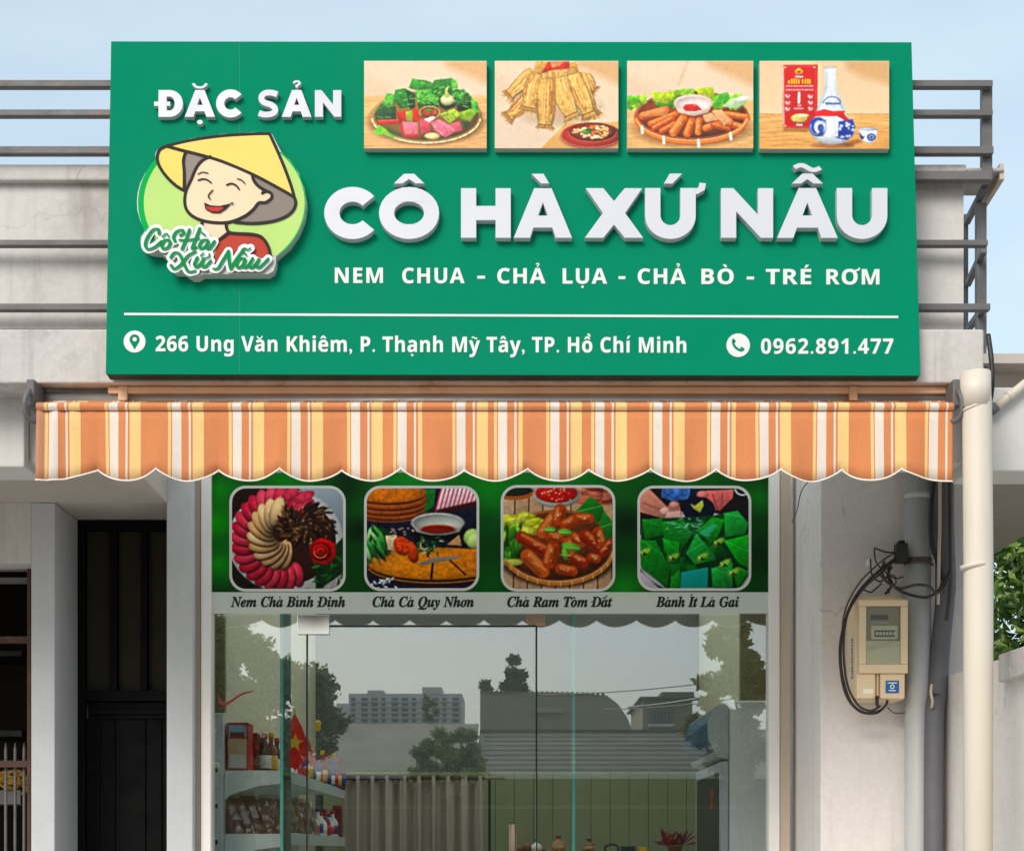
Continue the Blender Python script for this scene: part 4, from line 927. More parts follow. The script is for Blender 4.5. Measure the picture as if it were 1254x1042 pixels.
bk = mb(); ci = [(x*.9985, y+(.002 if y < .1 else -.002)) for x, y in c4]; bk.prism([(0, 1, 2), (0, 2, 3)], ci, lambda x, y, w: (x, y), -.052, -.0042); bk.build('side_return', M['sign_side_shade'], SG, local=True)
bd.build('board', M['sign_green'], SG, local=True, bevel=.001)
mat('seam_green', (0, 121, 88), .7)
for px in (293,):
    k = mb(); k.prism([(0, 1, 2), (0, 2, 3)], [(px, 457), (px+.7, 457), (px+.7, 53), (px, 53)], SP, 0, .0003); k.build('sheet_seam', M['seam_green'], SG, local=True)
def letter_row(spec, ytop, ybase, depth, wt):
    for ch, base, x0, x1 in spec:
        m_ = mb(); sh = big_letter('D' if base == 'Đ' else base, (x1-x0)/(ybase-ytop)); h_ = ybase-ytop
        f = lambda x, y, w: SP(x0+x*h_, ybase-y*h_, w)
        for polys in sh:
            v2, t2 = tri(polys); m_.prism(t2, v2, f, 0, depth)
        bb = (0, 0, (x1-x0)/h_, 1.02)
        for k, p in enumerate(marks([c for c in unicodedata.normalize('NFD', ch)[1:]], bb, 1.0, wt)):
            v2, t2 = tri([p]); m_.prism(t2, v2, f, 0, depth-.0006*(k+1))
        if base == 'Đ': 
            m_.prism([(0, 1, 2), (0, 2, 3)], [(-.16, .41), (.44, .41), (.44, .57), (-.16, .57)], f, 0, depth-.001)
        m_.build('raised_letter', M['letter_white'], SG, local=True, bevel=.0012)
letter_row([('C', 'C', 397, 462.5), ('Ô', 'O', 464, 538), ('H', 'H', 564.5, 625.6), ('À', 'A', 629, 700.8), ('X', 'X', 716, 788), ('Ứ', 'U', 790, 852),
            ('N', 'N', 883, 947), ('Ẫ', 'A', 951.5, 1026), ('U', 'U', 1024.8, 1086.7)], 230.5, 291.5, .027, 1.3)
letter_row([('Đ', 'Đ', 194, 224), ('Ặ', 'A', 226, 263.5), ('C', 'C', 264.5, 298), ('S', 'S', 314.5, 341.5), ('Ả', 'A', 345, 381.5), ('N', 'N', 385.5, 418)], 110.5, 143.5, .020, 1.3)
for s_, a, b in (('NEM', 410, 469), ('CHUA', 492.5, 569), ('-', 584.5, 594), ('CHẢ', 609, 668), ('LỤA', 689, 743.5), ('-', 757.5, 766), ('CHẢ', 781, 840), ('BÒ', 859, 898.5), ('-', 914.5, 923.5), ('TRÉ', 938, 993.5), ('RƠM', 1012, 1077)):
    yb_ = 346.5+(a-410)/667*2.0; tg = mb()
    if s_ == '-':
        v2 = [(a, yb_-9.2), (b, yb_-9.2), (b, yb_-5.6), (a, yb_-5.6)]; tg.prism([(0, 1, 2), (0, 2, 3)], v2, SP, 0, .0022)
    else: fit_text(tg, s_, a, b, yb_, 18.6, SP, 0, .002, off=.007, track=.05)
    tg.build('tagline_word', M['flat_white'], SG, local=True)
fit_words('address_word', '266 Ung Văn Khiêm, P. Thạnh Mỹ Tây, TP. Hồ Chí Minh', 190.5, 840.5, 430, 18.6, SP, 0, .002, M['flat_white'], SG, off=.007, slope=.0028, track=.03)
ph = mb(); fit_text(ph, '0962.891.477', 932, 1094, 433, 18.4, SP, 0, .002, off=.007, track=.06); ph.build('phone_number', M['flat_white'], SG, local=True)
rl = mb(); rl.prism([(0, 1, 2), (0, 2, 3)], [(152, 383.2), (1100, 386.8), (1100, 389.6), (152, 386)], SP, 0, .002); rl.build('divider_line', M['flat_white'], SG, local=True)
def icon(name, cx, cy, r, polys):
    m_ = mb(); v2, t2 = tri([ring(cx, cy, r, r, 0, 360, 36)[:-1]]); m_.prism(t2, v2, SP, 0, .002); o = m_.build(name, M['flat_white'], SG, local=True)
    k = mb()
    for p in polys: v2, t2 = tri(p); k.prism(t2, v2, SP, .0024, .0026)
    k.build('symbol', M['sign_green'], o, local=True)
pin = [(0, 9.5), (-3, 4.5), (-6, -.5), (-6.2, -4)]+ring(0, -3, 6.2, 6.2, 188, 352, 14)+[(6.2, -4), (6, -.5), (3, 4.5)]
icon('location_icon', 164.8, 418.3, 13.4, [[[(164.8+x, 418.6+y) for x, y in pin], [(164.8+x, 418.6+y) for x, y in ring(0, -3.2, 2.7, 2.7, 0, 360, 14)[:-1]]]])
hs = [p[:2] for p in spline([(-6.2, -5.5, 0), (-5.8, -1.5, 0), (-3.2, 2.6, 0), (.8, 5.4, 0), (5.2, 6.6, 0)], 4)]
icon('phone_icon', 904, 422.8, 14.4, [[[(904+x, 422.8+y) for x, y in ribbon2(hs, 3.0)]],
     [[(904+x, 422.8+y) for x, y in [(-7.9, -6.4), (-5.4, -8.4), (-2.6, -4.6), (-4.9, -2.6)]]], [[(904+x, 422.8+y) for x, y in [(2.4, 3.5), (4.2, 1.6), (8.2, 4.8), (6.2, 7.4)]]]])
# four picture panels
def picture(x0, y0, sc, cv, bx):
    (a, b, t_, u_) = bx
    m_ = mb(); pts = [(x0+a/sc, y0+u_/sc), (x0+b/sc, y0+u_/sc), (x0+b/sc, y0+t_/sc), (x0+a/sc, y0+t_/sc)]
    m_.prism([(0, 1, 2), (0, 2, 3)], pts, SP, 0, .026); o = m_.build('picture_panel', M['panel_edge'], SG, local=True)
    cv.sheet('printed_picture', o, lambda x, y, w: SP(x0+x/sc, y0+y/sc, w), .0264)
for x0, fn, bx in ((440, pic_greens, (45, 1185, 75, 888)), (600, pic_bundles, (45, 1195, 75, 888)), (760, pic_rolls, (62, 1235, 75, 888)), (925, pic_liquor, (40, 1245, 75, 893))):
    picture(x0, 65, 7.6, fn(), bx)

# emblem
EM = lambda x, y, w: SP(160+x/5.342, 155+y/5.342, w)
def eplate(polys, m_, w0, w1):
    v2, t2 = tri(polys); m_.prism(t2, v2, EM, w0, w1)
outl = [(40, 500), (44, 440), (62, 370), (95, 305), (130, 258), (164, 222), (160, 180), (172, 155), (205, 130), (260, 112), (400, 78), (600, 50), (800, 38), (908, 38), (925, 50), (985, 165), (1045, 225), (1100, 305), (1136, 400), (1150, 500),
        (1136, 600), (1098, 690), (1040, 775), (950, 855), (950, 900), (935, 945), (900, 966), (700, 966), (540, 966), (475, 966), (440, 986), (400, 986), (350, 952), (292, 950), (252, 915), (236, 862), (200, 826), (130, 818), (85, 800), (64, 765), (66, 722), (92, 686), (60, 610), (44, 550)]
m_ = mb(); eplate([outl], m_, 0, .036); EB = m_.build('emblem', M['panel_edge'], SG, local=True, bevel=.001)
LW = [.0364]
def ep(name, polys, c, parent=None, smoothp=False):
    m_ = mb(); m_.cur = tuple(v*.80 for v in lin(c)[:3])+(1,); LW[0] += .0002
    if smoothp: polys = [[p[:2] for p in spline([(x, y, 0) for x, y in polys[0]]+[(*polys[0][0], 0)], 4)[:-1]]]
    eplate(polys, m_, LW[0]-.0001, LW[0]); return m_.build(name, M['paint_attr'], parent or EB, local=True)
def stroke(m_, pts, wd, closed=False, n=6, w=None):
    P = [p[:2] for p in spline([(x, y, 0) for x, y in pts], n)]; LW[0] += .00012
    b0 = LW[0]
    rib = ribbon2(P, wd); k = len(P)
    L_, Rr = rib[:k], rib[k:][::-1]
    for i in range(k-1):
        ww = b0+i*1e-6
        q = [L_[i], L_[i+1], Rr[i+1], Rr[i]]; uv = [EM(x, y, ww) for x, y in q]
        vs = [(u, -ww, v) for u, v in uv]; a = (uv[1][0]-uv[0][0])*(uv[2][1]-uv[0][1])-(uv[1][1]-uv[0][1])*(uv[2][0]-uv[0][0])
        m_.add(vs, [(0, 1, 2, 3) if a > 0 else (3, 2, 1, 0)])
    wr = wd if not isinstance(wd, (list, tuple)) else None
    for i, (p, ww) in enumerate(((P[0], b0-3e-5), (P[-1], b0+6e-5))):
        r_ = (wd[0 if i == 0 else -1] if wr is None else wd)/2
        c_ = [EM(p[0]+r_*math.cos(q*math.pi/6), p[1]-r_*math.sin(q*math.pi/6), ww) for q in range(12)]
        m_.add([(u, -ww, v) for u, v in c_], [tuple(range(12))])
    LW[0] += 1e-4
ep('green_rim', [ring(597, 500, 553, 474, 0, 360, 60)[:-1][:]] if False else [[p for p in ring(597, 500, 549, 470, 0, 360, 72)[:-1] if p[1] < 850 and not (p[1] < 190 and p[0] < 985)]], (0, 182, 84))
ep('lime_disc', [[p for p in ring(612, 500, 526, 452, 0, 360, 72)[:-1] if p[1] < 850 and p[1] > 120]], (200, 233, 134))
dark = (52, 46, 46)
HAT = [(235, 128), (400, 90), (600, 62), (800, 50), (908, 48), (960, 160), (1010, 280), (1050, 390), (1070, 462), (980, 410), (800, 315), (600, 230), (450, 185), (330, 155)]
ep('hat_lining', [[(235, 128), (190, 155), (174, 200), (188, 262), (240, 335), (300, 390), (352, 420), (356, 300), (350, 220), (366, 165), (330, 150)]], (250, 226, 118))
ep('hair', [[(360, 165), (345, 220), (350, 300), (350, 425), (385, 380), (430, 270), (480, 215), (530, 205), (430, 175)]], (160, 146, 136))
ep('hat_hair_right', [[(795, 315), (980, 408), (1070, 462), (1078, 500), (1062, 550), (1010, 592), (920, 622), (800, 634), (680, 628), (740, 560), (800, 350)]], (152, 139, 129))  # grey hat and hair area on the right of the emblem
ep('neck', [[(465, 600), (462, 680), (480, 780), (560, 790), (640, 695), (625, 600)]], (252, 226, 190))
ep('shirt', [[(640, 692), (700, 700), (800, 705), (860, 725), (900, 780), (912, 845), (880, 870), (560, 900), (545, 860), (575, 745)]], (200, 76, 58))
ep('face', [[(520, 198), (470, 222), (430, 270), (395, 350), (360, 430), (355, 510), (380, 565), (440, 605), (530, 627), (640, 627), (740, 590), (800, 545), (840, 497), (880, 497), (917, 470), (917, 440), (890, 425), (865, 430), (830, 392), (805, 355), (792, 310), (700, 262), (600, 222)]], (253, 227, 190))
ep('hat', [HAT], (252, 226, 122))
ol = mb(); ol.cur = lin(dark); W_ = 20
for pts in (HAT[:5], HAT[4:9], [HAT[8], (980, 410), (800, 315), (600, 230), (450, 185), (330, 155), (235, 128)], [(235, 128), (190, 152), (173, 205), (190, 265), (240, 335), (300, 390), (345, 416)], [(360, 168), (345, 220), (350, 300), (350, 420)],
            [(520, 198), (470, 222), (430, 270), (395, 350), (360, 430), (355, 510), (380, 565), (440, 605), (530, 627), (640, 627), (740, 590), (800, 545), (838, 500), (880, 498), (920, 470), (920, 440), (890, 425), (862, 436)],
            [(1070, 462), (1080, 500), (1062, 550), (1010, 592), (920, 622), (800, 634), (680, 626)], [(795, 318), (806, 355), (835, 390), (885, 422)], [(468, 625), (462, 668)], [(626, 628), (626, 660), (645, 692), (700, 700), (800, 706), (860, 727), (900, 785), (914, 845)], [(640, 694), (580, 740)]):
    stroke(ol, pts, W_, n=4)
ol.build('outline', M['paint_attr'], EB, local=True)
ft = mb(); ft.cur = lin(dark)
for pts, wd in (([(442, 352), (470, 344), (500, 349), (526, 368)], 10), ([(440, 312), (470, 299), (506, 306)], 7), ([(628, 382), (660, 373), (690, 386), (709, 410)], 11), ([(697, 342), (725, 351), (748, 374)], 7), ([(536, 417), (508, 452), (519, 474)], 9)):
    stroke(ft, pts, wd, n=5)
ft.build('features', M['paint_attr'], EB, local=True)
ep('mouth', [[(480, 496), (520, 516), (580, 520), (660, 503), (622, 540), (582, 566), (530, 564), (488, 540)]], dark)
ep('tongue', [[(494, 522), (530, 528), (600, 528), (608, 535), (576, 556), (532, 556), (498, 540)]], (212, 62, 54))
sm = mb(); sm.cur = lin(dark); stroke(sm, [(630, 514), (655, 505), (670, 500)], 7); stroke(sm, [(660, 495), (668, 512)], 5); sm.build('smile_line', M['paint_attr'], EB, local=True)
SCR = [[(186, 700), (180, 672), (146, 676), (108, 728), (96, 776), (116, 802), (160, 786), (200, 752)], [(252, 742), (222, 744), (204, 776), (216, 800), (246, 788), (258, 758), (246, 742)], [(208, 722), (232, 700), (250, 720)],
       [(290, 748), (280, 722), (300, 688), (336, 676), (346, 698), (324, 712)], [(384, 676), (366, 730), (336, 800)], [(452, 668), (424, 740), (402, 798), (430, 790)], [(318, 742), (380, 742), (446, 730)],
       [(506, 742), (472, 744), (450, 778), (464, 800), (496, 776), (510, 744), (496, 784), (512, 800), (548, 752)], [(462, 692), (488, 712)],
       [(262, 856), (288, 824), (322, 838), (348, 896), (378, 948), (424, 944)], [(424, 818), (376, 844), (330, 900), (288, 930), (264, 908)],
       [(436, 858), (418, 900), (434, 918), (466, 886), (480, 858), (466, 900), (484, 918), (524, 880)], [(484, 862), (512, 852), (514, 834)], [(458, 846), (476, 828)],
       [(540, 930), (572, 926), (606, 870), (640, 816)], [(640, 816), (644, 880), (654, 930)], [(654, 930), (690, 870), (738, 806)], [(746, 862), (712, 866), (692, 900), (708, 924), (738, 900), (752, 864), (736, 908), (752, 922), (786, 888)],
       [(712, 842), (736, 824), (758, 842)], [(728, 806), (746, 796), (764, 806), (784, 796)], [(798, 864), (776, 906), (792, 924), (824, 892), (842, 862), (824, 906), (842, 922), (900, 866)]]
LW[0] += .0005
wo = mb(); wo.cur = lin((232, 232, 232))
for p in SCR: stroke(wo, p, 56, n=5)
wo.build('script_backing', M['paint_attr'], EB, local=True)
go = mb(); go.cur = lin((0, 132, 66)); LW[0] += .0004
for p in SCR:
    sp_ = spline([(x, y, 0) for x, y in p], 6); k = len(sp_); P_t = [abs((sp_[min(i+1, k-1)]-sp_[max(i-1, 0)]).normalized().y) for i in range(k)]; small = len(p) <= 4 and max(q[0] for q in p)-min(q[0] for q in p) < 60 and max(q[1] for q in p)-min(q[1] for q in p) < 40
    wd = [(10 if small else 13)+(2 if small else 9)*max(0, P_t[i])**1.2 for i in range(k)]
    stroke(go, p, wd, n=6)
go.build('script_lettering', M['paint_attr'], EB, local=True)

# ------------------------------------------------------------------ awning
AW = thing('awning', 'retracted orange, white and yellow striped awning with a scalloped valance under the sign', 'awning', (0, -1.63, 2.9))
DA = 5.27
starts = [55, 129, 206, 280, 352, 425, 482, 554, 605, 669, 724, 795, 866, 925, 996, 1066, 1133]
narrow = {482, 605, 866}
OR, WH, YE, PAL = (208, 131, 85), (222, 208, 195), (232, 192, 128), (226, 150, 100)
def stripe(px):
    for i, s_ in enumerate(starts):
        nx = starts[i+1] if i+1 < len(starts) else 1175
        if s_ <= px < nx:
            t = px-s_; yw = 5 if s_ in narrow else 13.5
            if t < 3.6: return YE
            if t < 5: return OR
            if t < 16: return WH
            if t < 25: return OR
            if t < 27.5: return WH
            if t < 30: return OR
            if t < 30+yw and nx-s_ > 45: return YE
            return OR
    return (190, 134, 102)  # shaded orange at the left end, shade put into the colour
scal = [45, 119, 192, 267, 343, 418, 491, 568.5, 646, 721, 796.5, 877, 956, 1031, 1103, 1167]
def hem(px):
    for i in range(len(scal)-1):
        if scal[i] <= px <= scal[i+1]:
            a, b = scal[i], scal[i+1]
            if i == 0: t = .5+.5*(px-a)/(b-a)
            elif i == len(scal)-2: t = .5*(px-a)/(b-a)
            else: t = (px-a)/(b-a)
            return 574.5+14.5*math.sin(math.pi*t)**.8
    return 588
edges = sorted(set([45, 1167]+[round(s_+d, 2) for s_ in starts for d in (0, 3.6, 5, 16, 25, 27.5, 30, 35, 43.5) if 45 < s_+d < 1167]+scal+[45+i*4 for i in range(281)]))
xs = [e for e in edges if 45 <= e <= 1167]
def val_sheet(dy, rows):
    m_ = mb(); cols = []
    for px in xs:
        col = []
        for t in rows:
            py = 503+(hem(px)-503)*t
            wav = .009*math.sin(px*.042)*t+.005*math.sin(px*.13+1)*t+(.006*math.sin(px*.3)*math.exp(-(px-45)/30))
            p = at(px, py, DA); col.append(len(m_.v)); m_.v.append((p.x, p.y-wav+dy, p.z))
        cols.append(col)
    for i in range(len(xs)-1):
        m_.cur = lin(stripe((xs[i]+xs[i+1])/2))
        for j in range(len(rows)-1): m_.face((cols[i][j], cols[i][j+1], cols[i+1][j+1], cols[i+1][j]))
    return m_
vs_ = val_sheet(0, [0, .15, .3, .45, .6, .8, 1]); o_ = vs_.build('valance', M['awning_cloth'], AW, smooth=True)
o_.data.materials.append(M['awning_under']); md = o_.modifiers.new('thick', 'SOLIDIFY'); md.thickness = .003; md.offset = -1; md.material_offset = 1
hm = mb(); hm.cur = lin((240, 232, 222))
hm.tube([Vector((at(px, hem(px), DA).x, DA-7-.0015-(.009*math.sin(px*.042)+.005*math.sin(px*.13+1)+.006*math.sin(px*.3)*math.exp(-(px-45)/30)), at(px, hem(px), DA).z)) for px in xs], .0025, 6); hm.build('hem_binding', M['awning_cloth'], AW, smooth=True)
# cloth over the front bar, then back up to the roller
fc = mb(); prof = [(503, 0, 0), (499, -.006, 0), (494.5, -.004, 0)]
zr = wz(494.5, DA); roll_z = 2.925; yb0 = DA-7
P2 = [(yb0-.004, wz(503, DA)), (yb0-.012, wz(500, DA)), (yb0-.012, wz(496, DA)), (yb0+.002, wz(492.5, DA)), (yb0+.05, wz(492.5, DA)+.004), (yb0+.12, roll_z-.015)]
cols = []
for px in xs:
    col = []
    for y, z in P2: col.append(len(fc.v)); fc.v.append((wx(px, DA), y, z))
    cols.append(col)
for i in range(len(xs)-1):
    fc.cur = lin(stripe((xs[i]+xs[i+1])/2))
    for j in range(len(P2)-1): fc.face((cols[i][j+1], cols[i][j], cols[i+1][j], cols[i+1][j+1]))
fc.build('canopy_cloth', M['awning_cloth'], AW, smooth=True)
fb = mb(); fb.tube([(wx(46, DA), yb0+.012, wz(498, DA)), (wx(1170, DA), yb0+.012, wz(498, DA))], .0135, 12); fb.build('front_bar', M['alu'], AW, smooth=True)
rb = mb(); rb.tube([(wx(36, DA), yb0+.13, 2.905), (wx(1175, DA), yb0+.13, 2.905)], .03, 16); rb.build('roller', M['alu'], AW, smooth=True)
for px, s_ in ((37, 1), (1172, -1)):
    k = mb(); k.box(wx(px, DA)-.012, wx(px, DA)+.012, yb0-.0, yb0+.15, 2.86, ZS-.003); k.build('wall_bracket', M['steel'], AW, bevel=.004)
    e = mb(); e.tube(spline([(wx(px, DA), yb0-.01, 2.905), (wx(px-s_*3, DA), yb0-.03, 2.87), (wx(px-s_*3, DA), yb0-.02, 2.83), (wx(px+s_*4, DA), yb0, 2.815), (wx(px+s_*12, DA), yb0+.02, 2.83)], 4), .008, 8); e.build('bracket_arm', M['steel'], AW, smooth=True)
for px in (150, 1000):
    e = mb(); e.bar((wx(px, DA), yb0+.02, wz(502, DA)), (wx(px+(120 if px < 600 else -120), DA), yb0+.14, 2.86), .025); e.build('folding_arm', M['alu'], AW)

# ------------------------------------------------------------------ pipes, cables and meter on the right
dp = thing('downpipe', 'thick cream downpipe running down in front of the right end of the facade', 'pipe', (wx(1196.5, 5.25), -1.75, 0))
x_, y_ = wx(1196.5, 5.25), -1.75
k = mb(); k.tube([(x_, y_, 0), (x_+.004, y_, wz(700, 5.25)), (x_, y_, wz(497, 5.25)), (x_-.006, y_, wz(456, 5.25))], .043, 24); k.build('pipe_run', M['pvc_cream'], dp, smooth=True)
for py, r_, hh in ((457, .0448, .10), (690, .0455, .012), (497, .0445, .006)):
    k = mb(); z_ = wz(py, 5.25); k.tube([(x_-.003, y_, z_-hh), (x_-.005, y_, z_)], r_, 24); k.build('socket', M['pvc_cream'], dp, smooth=True)
gp = thing('drainpipe', 'grey drainpipe on the wall beside the electricity meter', 'pipe', (wx(1124, 6.33), -.67, 0))
k = mb(); x2 = wx(1124, 6.33); k.tube([(x2, -.67, 0), (x2, -.67, CE-.01)], .046, 24); k.build('pipe_run', M['pvc_grey'], gp, smooth=True)
k = mb(); z_ = wz(688, 6.33); k.tube([(x2, -.67, z_-.012), (x2, -.67, z_+.012)], .049, 24); k.build('pipe_clip', M['steel'], gp, smooth=True)
k = mb(); z_ = wz(610, 6.33); k.tube([(x2, -.67, z_-.004), (x2, -.67, z_+.02)], .0485, 24); k.build('socket', M['pvc_grey'], gp, smooth=True)
cd = mb(); pts = [at(1155, 560, 6.3), at(1156, 640, 6.3), at(1158, 720, 6.3), at(1152, 790, 6.3), at(1148, 850, 6.28), at(1144, 900, 6.26), at(1143, 1200, 6.26)]
cd.tube(spline(pts, 6), [.036]*13+[.034]*(len(spline(pts, 6))-13), 14); tag(cd.build('conduit', M['conduit_dark'], smooth=True), 'dark grey wrapped conduit beside the grey drainpipe, disappearing behind the low wall', 'conduit')
tp = mb(); tp.tube(spline([at(1141, 838, 6.21), at(1140, 848, 6.2), at(1142, 858, 6.2), at(1141, 866, 6.22)], 4), .005, 7); tag(tp.build('cable_stub', M['frame_tan'], smooth=True), 'frayed tan cable stub on the dark conduit at the top of the low wall', 'cable')
def cable(name, pts, r, m_, label, n=6):
    k = mb(); k.tube(spline(pts, n), r, 7); return tag(k.build(name, M[m_], smooth=True), label, 'cable')
cable('cable', [at(1148, 560, 6.26), at(1141, 620, 6.24), at(1142, 665, 6.24), at(1150, 690, 6.24), at(1156, 710, 6.24)], .010, 'cable_black', 'thick black cable dropping from behind the awning beside the grey drainpipe')
cable('cable', [at(1151, 560, 6.22), at(1151, 640, 6.22), at(1150, 680, 6.22), at(1149, 740, 6.23)], .006, 'frame_tan', 'straight pale cable running down over the dark conduit')
cable('cable', [at(1163, 565, 6.27), at(1163, 640, 6.27), at(1163, 720, 6.27), at(1159, 760, 6.27)], .008, 'cable_brown', 'brown cable along the right side of the dark conduit')
cable('cable', [at(1102, 680, 6.3), at(1085, 692, 6.27), at(1062, 712, 6.25), at(1042, 740, 6.24), at(1030, 780, 6.24), at(1029, 815, 6.24), at(1036, 850, 6.24), at(1052, 870, 6.24), at(1072, 873, 6.24), at(1084, 864, 6.26), at(1087, 856, 6.27)], .0046, 'cable_black', 'outermost black cable looping round the left of the electricity meter')
cable('cable', [at(1098, 684, 6.29), at(1078, 702, 6.26), at(1056, 722, 6.25), at(1038, 752, 6.25), at(1033, 790, 6.25), at(1037, 835, 6.25), at(1050, 862, 6.25), at(1066, 870, 6.25), at(1078, 864, 6.26)], .0046, 'cable_brown', 'inner brown cable looping round the left of the electricity meter')
cable('cable', [at(1048, 730, 6.27), at(1056, 722, 6.27), at(1066, 725, 6.27), at(1072, 721, 6.27), at(1080, 714, 6.26)], .003, 'cable_black', 'short thin black wire just above the meter lid')
cable('cable', [at(1083, 688, 6.28), at(1080, 700, 6.26), at(1086, 712, 6.24), at(1102, 720, 6.22), at(1122, 716, 6.2), at(1138, 718, 6.19), at(1147, 726, 6.2), at(1158, 716, 6.23), at(1163, 700, 6.25)], .005, 'cable_brown', 'upper brown cable sagging across the grey drainpipe')
cable('cable', [at(1088, 694, 6.28), at(1090, 710, 6.25), at(1100, 722, 6.22), at(1118, 729, 6.19), at(1136, 731, 6.19), at(1150, 722, 6.21), at(1160, 705, 6.24)], .005, 'cable_black', 'lower black cable sagging across the grey drainpipe')
cable('cable', [at(1071, 671, 6.33), at(1086, 676, 6.31), at(1098, 676, 6.3)], .003, 'cable_black', 'thin upper wire reaching the black clamp above the meter')
cable('cable', [at(1066, 684, 6.33), at(1068, 704, 6.3), at(1078, 712, 6.28), at(1086, 706, 6.27), at(1092, 712, 6.27), at(1088, 726, 6.27)], .003, 'cable_black', 'tangled thin wire dangling under the white terminal block')
cable('cable', [at(1110, 690, 6.3), at(1120, 686, 6.27), at(1135, 687, 6.27), at(1143, 692, 6.28)], .004, 'cable_brown', 'wire tied round the grey drainpipe next to the black clamp')
cable('cable', [at(1210, 410, 5.3), at(1214, 440, 5.28), at(1215, 470, 5.28), at(1212, 492, 5.3), at(1206, 506, 5.32)], .008, 'cable_black', 'black cable coming down the frame post behind the downpipe top')
cable('cable', [at(1056, 560, 6.42-.03), at(990, 590, 6.39), at(976, 625, 6.6), at(970, 640, 6.8)], .0018, 'cable_black', 'hair-thin wire crossing the grey wall return under the awning')
cable('cable', [at(1096, 676, 6.28), at(1076, 690, 6.26), at(1052, 714, 6.25), at(1036, 744, 6.25), at(1031, 775, 6.25), at(1031, 820, 6.25), at(1042, 858, 6.25), at(1060, 872, 6.25), at(1080, 868, 6.25), at(1086, 858, 6.26)], .003, 'cable_brown', 'thinnest brown wire of the bundle looping left of the electricity meter')
cable('cable', [at(1071, 671, 6.33), at(1071, 680, 6.31), at(1074, 690, 6.28), at(1084, 700, 6.26), at(1096, 708, 6.25), at(1106, 706, 6.26)], .0026, 'cable_black', 'wire hooked over the top of the white terminal block')
cable('cable', [at(1062, 716, 6.28), at(1072, 702, 6.26), at(1083, 708, 6.25), at(1094, 704, 6.25), at(1097, 714, 6.26), at(1086, 722, 6.27)], .0028, 'cable_brown', 'knotted brown wire end between the terminal block and the meter lid')
cable('cable', [at(1087, 866, 6.27), at(1094, 872, 6.3), at(1102, 873, 6.32), at(1110, 872, 6.33)], .002, 'cable_brown', 'fine wire end curling from under the meter towards the grey drainpipe')
cable('cable', [at(1092, 694, 6.27), at(1087, 704, 6.25), at(1091, 718, 6.24), at(1084, 727, 6.26)], .0045, 'cable_black', 'short thick black cable bent down from the clamp to the meter lid')
cl = mb(); cl.pbox(1098, 1112, 664, 688, 6.27, .05); cl.pbox(1101, 1109, 661, 664, 6.28, .03); tag(cl.build('cable_clamp', M['cable_black'], bevel=.006), 'black plastic cable clamp fixed on the wall above the meter', 'clamp')
tb = mb(); tb.pbox(1064, 1080, 683, 692, 6.34, .06); tag(tb.build('terminal_block', M['plastic_white'], bevel=.003), 'small white terminal block on the wall left of the black clamp', 'terminal')
sp = mb(); sp.tube([at(1216, 501, 5.47), at(1262, 464, 5.47)], .013, 14)
SPp = thing('overflow_pipe', 'thin cream pipe slanting up past the white beam at the right edge', 'pipe', at(1216, 501, 5.47)); sp.build('pipe_run', M['pvc_cream'], SPp, smooth=True)
k = mb(); k.tube([at(1212, 504, 5.47), at(1220, 498, 5.47)], .017, 14); k.build('elbow', M['conduit_dark'], SPp, smooth=True)
k = mb(); k.tube([at(1234, 486, 5.47), at(1239, 482, 5.47)], .0155, 14); k.build('socket', M['pvc_cream'], SPp, smooth=True)

MT = thing('electricity_meter', 'cream plastic electricity meter box with a window on the wall beside the grey drainpipe', 'meter', at(1080, 856, 6.3))
DM = 6.23
k = mb(); k.box(wx(1048, DM), wx(1108.5, DM), DM-7+.02, -.602, wz(856, DM), wz(731, DM)); k.box(wx(1050, DM), wx(1101, DM), DM-7+.03, -.62, wz(731, DM)-.001, wz(728, DM)); k.build('housing', M['meter_cream'], MT, bevel=.006)
k = mb(); 
for q in ((1052, 1112, 734, 742), (1052, 1112, 813, 824), (1052, 1061, 742, 813), (1103, 1112, 742, 813)): k.pbox(*q, DM-.012, .045)
k.build('cover_frame', M['meter_cream'], MT, bevel=.003)
mb().pbox(1061, 1103, 742, 813, DM+.004, .012).build('meter_face', M['meter_dial'], MT)
mb().pbox(1061, 1103, 784.5, 813, DM-.001, .004).build('lower_plate', M['meter_pale'], MT)
k = mb(); k.pbox(1066, 1088, 752.5, 759, DM+.002, .003); k.pbox(1071, 1096, 771.5, 779.5, DM-.001, .004); k.build('register', M['meter_dark'], MT)
k = mb(); k.pbox(1067, 1099, 766, 782.5, DM+.0005, .003); k.build('counter_bezel', M['meter_pale'], MT)
k = mb(); [k.pbox(1072.5+i*4.2, 1075.5+i*4.2, 773.5, 777.5, DM-.002, .001) for i in range(6)]; [k.pbox(1066+i*3, 1068+i*3, 762, 763, DM+.002, .001) for i in range(7)]; k.build('digit_wheels', M['meter_pale'], MT)
mb().pbox(1061, 1103, 742, 813, DM-.006, .002).build('window', M['glass_meter'], MT)
k = mb(); k.pbox(1049, 1072, 824.5, 855, DM+.002, .02); k.pbox(1078, 1108, 824.5, 855, DM+.002, .02); k.pbox(1074, 1076, 824.5, 858, DM+.006, .02); k.build('terminal_cover', M['meter_cream'], MT, bevel=.003)
k = mb(); k.pbox(1084.5, 1101, 833, 848.5, DM+.0008, .002); st_ = k.build('blue_sticker', M['sticker_blue'], MT)
